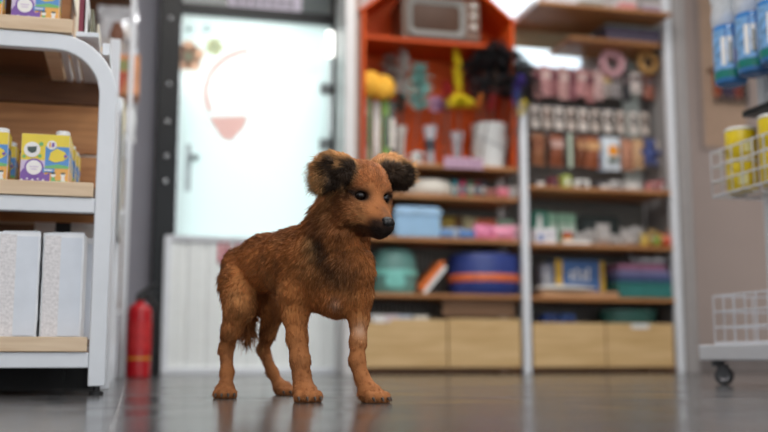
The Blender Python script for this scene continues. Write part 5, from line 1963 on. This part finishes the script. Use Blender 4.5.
def coat_color(P, N):
    n = len(P)
    rust, deep, tan_, black, pale, white = lin((190, 121, 68)), lin((124, 76, 43)), lin((208, 150, 96)), lin((36, 28, 25)), lin((216, 164, 108)), lin((226, 206, 188))
    c = np.tile(rust, (n, 1))
    def mix(c, col, w):
        w = np.clip(w, 0, 1)[:, None]
        return c * (1 - w) + col * w
    def mk(px, py):
        if (px, py) not in MARK:
            MARK[(px, py)] = snap(px, py)
        return MARK[(px, py)]
    x, y, z = head_coords(P)
    head = ss(y, -.12, -.07) * ss(z, -.105, -.06)
    c = mix(c, deep, .55 * ss(vnoise(P, 70, 1), -.05, .45))
    c = mix(c, tan_, .35 * ss(vnoise(P, 60, 2), .05, .5))
    # darker saddle along the back, tan thighs and lower legs
    back = ss(N[:, 2], .25, .9) * ss(P[:, 2], .24, .32) * (1 - head)
    c = mix(c, deep, .85 * back)
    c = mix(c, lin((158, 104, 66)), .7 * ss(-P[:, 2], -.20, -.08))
    c = mix(c, tan_, .45 * blob(P, mk(236, 300), .05))
    c = mix(c, deep, .4 * blob(P, mk(275, 270), .05))
    # sooty streaks on the side of the neck and down the ruff
    for px, py, r, w in ((319, 220, .019, .9), (316, 232, .021, 1), (318, 244, .023, 1), (322, 256, .022, .95), (328, 267, .021, .8), (336, 278, .02, .65), (330, 206, .014, .5),
                         (342, 262, .022, .4), (350, 276, .022, .45), (344, 290, .018, .4), (358, 268, .02, .3), (338, 196, .016, .5)):
        c = mix(c, black, w * blob(P, mk(px, py), r))
    c = mix(c, pale, .6 * blob(P, mk(308, 238), .013))
    c = mix(c, pale, .45 * blob(P, mk(310, 250), .014))
    c = mix(c, tan_, .5 * blob(P, mk(306, 268), .03))
    c = mix(c, white, .38 * blob(P, mk(334, 304), .011))
    c = mix(c, white, .35 * blob(P, mk(360, 330), .014))
    # face
    c = mix(c, lin((178, 115, 73)), .6 * head)
    c = mix(c, lin((136, 82, 46)), .5 * np.exp(-((x / .014) ** 2)) * ss(z, .0, .03) * head)
    c = mix(c, pale, .5 * head * np.exp(-(((np.abs(x) - .026) / .018) ** 2)) * np.exp(-(((z + .045) / .02) ** 2)) * (1 - ss(y, .02, .04)))
    muz = ss(y, .020, .054) * ss(-z, .026, .046) * head
    c = mix(c, black, .95 * muz)
    c = mix(c, black, .5 * head * ss(y, .030, .052) * np.exp(-((x / .012) ** 2)) * ss(-z, .0, .02))
    lip = ss(y, -.030, -.004) * ss(-z, .050, .058) * (1 - ss(-z, .074, .088))
    c = mix(c, black, .8 * lip * (1 - .5 * ss(-y, -.01, .02)))
    for s in (-1, 1):
        e = Hd(s * .0298, .007, 0)
        c = mix(c, pale, .8 * blob(P, Hd(s * .029, .004, -.021), .011))
        ex_ = (x - s * .0298) / .0185
        ez_ = (z - .12 * s * (x - s * .0298)) / .0120
        c = mix(c, black, .97 * np.minimum(1, 1.7 * np.exp(-ex_ ** 2 - ez_ ** 2 - ((y - .006) / .02) ** 2)))
        c = mix(c, black, .5 * blob(P, Hd(s * .046, -.008, .002), .012))
        c = mix(c, black, .35 * blob(P, Hd(s * .018, .010, .010), .008))
        c = mix(c, black, .35 * blob(P, Hd(s * .042, -.016, -.018), .014))
        c = mix(c, black, .45 * blob(P, Hd(s * .046, -.030, .016), .02))
        c = mix(c, pale, .5 * blob(P, Hd(s * .058, -.058, -.018), .024))
        # ears: dark inside and front, golden outer edge
        er = np.maximum(blob(P, Hd(s * .060, -.036, .040), .046), blob(P, Hd(s * .088, -.020, .030), .032))
        er = ss(er, .25, .55) * ss(s * x + .5 * (z - .03), .030, .040) * ss(z, -.012, .006)
        c = mix(c, pale, .85 * er)
        fr = (N @ hF) * .8 - (N @ hU) * .30 + .05 * (N @ hL) * s
        inn = er * ss(fr, .05, .38) * (1 - .85 * ss(z - (.012 if s > 0 else 0), .054, .066)) * (1 - .9 * ss(s * x, .092, .104))
        c = mix(c, black, .96 * inn)
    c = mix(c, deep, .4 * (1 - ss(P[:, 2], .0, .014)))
    return c


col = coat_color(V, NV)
me = bpy.data.meshes.new('dog')
me.from_pydata(V.tolist(), [], Q.tolist())
me.polygons.foreach_set('use_smooth', [True] * len(me.polygons))
ca = me.color_attributes.new('coat', 'FLOAT_COLOR', 'POINT')
ca.data.foreach_set('color', np.c_[col, np.ones(len(col))].astype(np.float32).ravel())


def coat_mat(name, rough, sheen):
    m = bpy.data.materials.new(name)
    m.use_nodes = True
    nt = m.node_tree
    b = nt.nodes['Principled BSDF']
    a = nt.nodes.new('ShaderNodeAttribute')
    a.attribute_name = 'coat'
    nt.links.new(a.outputs['Color'], b.inputs['Base Color'])
    b.inputs['Roughness'].default_value = rough
    b.inputs['Specular IOR Level'].default_value = sheen
    return m


me.materials.append(coat_mat('dog_coat', .75, .15))
dog = bpy.data.objects.new('dog', me)
COL.objects.link(dog)
dog.location = dog_loc
dog.rotation_euler = (0, 0, -YAW)
tag(dog, 'rust brown dog with dark folded ears standing on the grey tiles, looking right', 'dog')

# ---- eyes, nose, claws
eye_m = mat('eye_dark_brown', (20, 11, 8), .04, noise=.3, spec=.4)
for s in (-1, 1):
    b = MB()
    b.ball((0, 0, 0), (.0126, .0095, .0100), 20, 14)
    e = b.build('eye', eye_m, dog, tuple(Hd(s * .0290, .0008, -.0003)), smooth=80)
    b = MB()
b = MB()
cn = Hd(0, .0665, -.0430)
b.M = Matrix(((hL[0], hF[0], hU[0], cn[0]), (hL[1], hF[1], hU[1], cn[1]), (hL[2], hF[2], hU[2], cn[2]), (0, 0, 0, 1)))
b.ball((0, 0, -.001), (.0120, .0085, .0090), 18, 12)
b.ball((0, -.003, .003), (.014, .0095, .0075), 16, 10)
for s in (-1, 1):
    b.ball((s * .0075, .002, -.0015), (.0058, .0062, .0062), 12, 8)
b.build('nose', mat('nose_black', (20, 18, 19), .28, noise=.3, scale=300, bump=.3), dog, smooth=80)
claw_m = mat('claw_dark', (74, 56, 44), .35, noise=.2)
for g, f, r, s in paws:
    for fx, rx_ in ((.029, -.020), (.0395, -.007), (.0395, .007), (.029, .020)):
        p = g + f * fx * s + r * rx_ * s
        MB().tube([p + np.array((0, 0, .010)), p + f * .003 + np.array((0, 0, .007)), p + f * .006 + np.array((0, 0, .003))], [.0030, .0026, .0008], 8).build('claw', claw_m, dog, smooth=60)

# ---- the coat: fine tapering hairs
rng = np.random.default_rng(4)
T = np.concatenate([Q[:, [0, 1, 2]], Q[:, [0, 2, 3]]])
ar = np.linalg.norm(np.cross(V[T[:, 1]] - V[T[:, 0]], V[T[:, 2]] - V[T[:, 0]]), axis=1) / 2
cent = V[T].mean(1)
hx, hy, hz_ = head_coords(cent)
dens = np.ones(len(T))
dens *= 1 + 2.6 * ss(hy, -.10, -.06) * ss(hz_, -.10, -.06)
dens[cent[:, 2] < .003] = 0
for s in (-1, 1):
    dens *= 1 + 1.2 * blob(cent, Hd(s * .08, -.03, .055), .05)
NH = 110000
w = ar * dens
ti = rng.choice(len(T), NH, p=w / w.sum())
r1, r2 = rng.random(NH), rng.random(NH)
fl = r1 + r2 > 1
r1[fl], r2[fl] = 1 - r1[fl], 1 - r2[fl]
tri = T[ti]
P0 = V[tri[:, 0]] + r1[:, None] * (V[tri[:, 1]] - V[tri[:, 0]]) + r2[:, None] * (V[tri[:, 2]] - V[tri[:, 0]])
N0 = NV[tri[:, 0]]

# which way and how long the hair lies: guides (place, direction, length, lift)
def U(v):
    v = np.array(v, float)
    return v / np.linalg.norm(v)


rear = U(D(237, 270, 2.27) - D(328, 266, 2.03))
dn = np.array((0, 0, -1.0))
guides = []
def gd(p, d, l, lift):
    guides.append((np.array(p), U(d), l, lift))
for px, py, t in ((240, 245, 2.25), (266, 235, 2.18), (300, 235, 2.08), (266, 262, 2.13), (300, 262, 2.02), (240, 270, 2.20)):
    gd(D(px, py, t), rear + .45 * dn, .016, .22)
gd(D(270, 300, 2.17), rear + .5 * dn, .014, .2)
gd(D(312, 305, 2.03), rear * .6 + dn, .012, .2)
for p, l in ((D(318, 235, 1.97), .024), (D(325, 255, 1.96), .024), (D(345, 240, 1.94), .020), (D(350, 265, 1.93), .020), (D(345, 290, 1.94), .016), (D(372, 265, 1.95), .018)):
    gd(p, dn + .35 * rear, l, .28)
gd(D(330, 218, 2.02), dn + .8 * rear, .024, .3)
for leg, l0, l1 in ((nh, .016, .0085), (fhd, .014, .0085), (nf, .013, .0085), (ff, .012, .0085)):
    n_ = len(leg)
    for i, (p, r) in enumerate(leg):
        if i == 0:
            continue
        nx_ = leg[min(i + 1, n_ - 1)][0] - leg[max(i - 1, 0)][0]
        gd(p, nx_, l0 + (l1 - l0) * min(1, (i - 1) / 2.5), .2)
for g, f, r, s in paws:
    gd(g + np.array((0, 0, .02)), f + .5 * dn, .008, .25)
gd(D(222, 300, 2.22), dn + .2 * rear, .026, .3)
gd(D(222, 322, 2.23), dn + .1 * rear, .024, .3)
gd(D(246, 330, 2.31), dn, .045, .4)
gd(D(240, 300, 2.33), dn, .042, .4)
for s in (-1, 1):
    gd(Hd(s * .03, .02, -.03), -hF + s * .2 * hL - .1 * hU, .009, .28)
    gd(Hd(s * .02, .05, -.035), -hF, .005, .15)
    gd(Hd(s * .03, -.01, .02), -hF + .4 * hU + .2 * s * hL, .011, .3)
    gd(Hd(s * .022, .012, .004), -hF + .6 * hU, .006, .18)
    gd(Hd(s * .05, -.03, -.025), -hF - .6 * hU + .35 * s * hL, .018, .3)
    gd(Hd(s * .058, -.055, -.01), -hF * .4 - .6 * hU + s * hL, .044, .75)
    gd(Hd(s * .050, -.065, -.035), -hF * .5 - .8 * hU + s * hL, .036, .6)
    gd(Hd(s * .04, -.045, -.06), -hF * .5 - hU + .2 * s * hL, .026, .3)
    gd(Hd(s * .040, -.05, .062), hU + .6 * s * hL - .3 * hF, .014, .4)
    gd(Hd(s * .060, -.055, .065), hU * .6 + s * hL - .4 * hF, .020, .5)
    gd(Hd(s * .092, -.035, .050), s * hL + .15 * hU - .1 * hF, .034, .5)
    gd(Hd(s * .104, -.02, .022), s * hL - .5 * hU, .036, .5)
    gd(Hd(s * .070, -.008, .025), -hU + .4 * s * hL, .016, .25)
    gd(Hd(s * .075, -.045, .005), s * hL - .5 * hU, .036, .5)
gd(Hd(0, .0, .03), -hF + .5 * hU, .010, .28)
gd(Hd(0, .03, -.015), -hF + .3 * hU, .005, .15)
gd(Hd(0, -.04, .056), -hF, .010, .2)
gd(Hd(0, .03, -.06), -hF - .5 * hU, .006, .2)
gd(Hd(0, -.02, -.07), -hF - hU, .016, .25)
gp = np.array([g[0] for g in guides])
gdir = np.array([g[1] for g in guides])
gl = np.array([g[2] for g in guides])
glf = np.array([g[3] for g in guides])
dirs = np.zeros((NH, 3))
lens = np.zeros(NH)
lift = np.zeros(NH)
for a in range(0, NH, 10000):
    d2 = ((P0[a:a + 10000, None, :] - gp[None]) ** 2).sum(-1)
    wgt = 1 / (d2 + .00025) ** 2
    wgt /= wgt.sum(1, keepdims=True)
    dirs[a:a + 10000] = wgt @ gdir
    lens[a:a + 10000] = wgt @ gl
    lift[a:a + 10000] = wgt @ glf
tang = dirs - (dirs * N0).sum(1, keepdims=True) * N0
tang /= np.maximum(np.linalg.norm(tang, axis=1), 1e-6)[:, None]
# locks: neighbouring hairs lean the same way
cell = np.floor(P0 / .011).astype(int)
hsh = (cell[:, 0] * 73856093 ^ cell[:, 1] * 19349663 ^ cell[:, 2] * 83492791) % 4096
lock = rng.normal(0, 1, (4096, 3))[hsh]
lock2 = rng.random(4096)[hsh]
jit = rng.normal(0, 1, (NH, 3))
dv = tang + N0 * (lift * 1.3)[:, None] + lock * .11 + jit * .13
dv /= np.linalg.norm(dv, axis=1)[:, None]
lens *= (.65 + .5 * rng.random(NH)) * (.8 + .4 * lock2)
d2_ = dv + tang * .5 + dn * .25 * np.minimum(1, lens / .02)[:, None] - N0 * (.3 * lift)[:, None]
d2_ /= np.linalg.norm(d2_, axis=1)[:, None]
base = P0 - N0 * .0012
mid = base + dv * (lens * .5)[:, None]
tip = mid + d2_ * (lens * .55)[:, None]
for A_ in (mid, tip):
    A_[:, 2] = np.maximum(A_[:, 2], .0010)
# hairs keep clear of the eyes
keep = np.ones(NH, bool)
for s in (-1, 1):
    e = Hd(s * .0298, .009, -.0003)
    keep &= np.linalg.norm(P0 - e, axis=1) > .0132
    keep &= np.linalg.norm(tip - e, axis=1) > .0125
keep &= np.linalg.norm(P0 - Hd(0, .0665, -.0430), axis=1) > .0145
wd = .00040 + .00028 * np.minimum(1, lens / .02)
rnd = rng.normal(0, 1, (NH, 3))
s1 = np.cross(dv, rnd)
s1 /= np.maximum(np.linalg.norm(s1, axis=1), 1e-9)[:, None]
s2 = np.cross(dv, s1)
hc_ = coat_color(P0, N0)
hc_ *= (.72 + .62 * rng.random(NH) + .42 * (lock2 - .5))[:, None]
idx = np.flatnonzero(keep)
n = len(idx)
vv = np.zeros((n, 7, 3))
for k in range(3):
    a = 2 * PI * k / 3
    o = s1 * math.cos(a) + s2 * math.sin(a)
    vv[:, k] = (base + o * wd[:, None])[idx]
    vv[:, 3 + k] = (mid + o * (wd * .8)[:, None])[idx]
vv[:, 6] = tip[idx]
cc = np.repeat(hc_[idx][:, None, :], 7, 1)
cc[:, 3:6] *= 1.08
cc[:, 6] *= 1.15
fq = np.array([(k, (k + 1) % 3, 3 + (k + 1) % 3, 3 + k) for k in range(3)])
ft = np.array([(3 + k, 3 + (k + 1) % 3, 6) for k in range(3)])
off = (np.arange(n) * 7)[:, None, None]
FQ = (fq[None] + off).reshape(-1, 4)
FT = (ft[None] + off).reshape(-1, 3)
fm = bpy.data.meshes.new('fur')
fm.vertices.add(n * 7)
fm.vertices.foreach_set('co', vv.astype(np.float32).ravel())
loops = np.concatenate([FQ.ravel(), FT.ravel()])
fm.loops.add(len(loops))
fm.loops.foreach_set('vertex_index', loops.astype(np.int32))
fm.polygons.add(len(FQ) + len(FT))
starts = np.concatenate([np.arange(len(FQ)) * 4, len(FQ) * 4 + np.arange(len(FT)) * 3])
fm.polygons.foreach_set('loop_start', starts.astype(np.int32))
fm.polygons.foreach_set('use_smooth', [True] * (len(FQ) + len(FT)))
fm.update(calc_edges=True)
fm.validate()
ca = fm.color_attributes.new('coat', 'FLOAT_COLOR', 'POINT')
ca.data.foreach_set('color', np.clip(np.concatenate([cc, np.ones((n, 7, 1))], 2), 0, 1).astype(np.float32).ravel())
fm.materials.append(coat_mat('dog_fur', .6, .25))
fur = bpy.data.objects.new('fur', fm)
COL.objects.link(fur)
fur.parent = dog
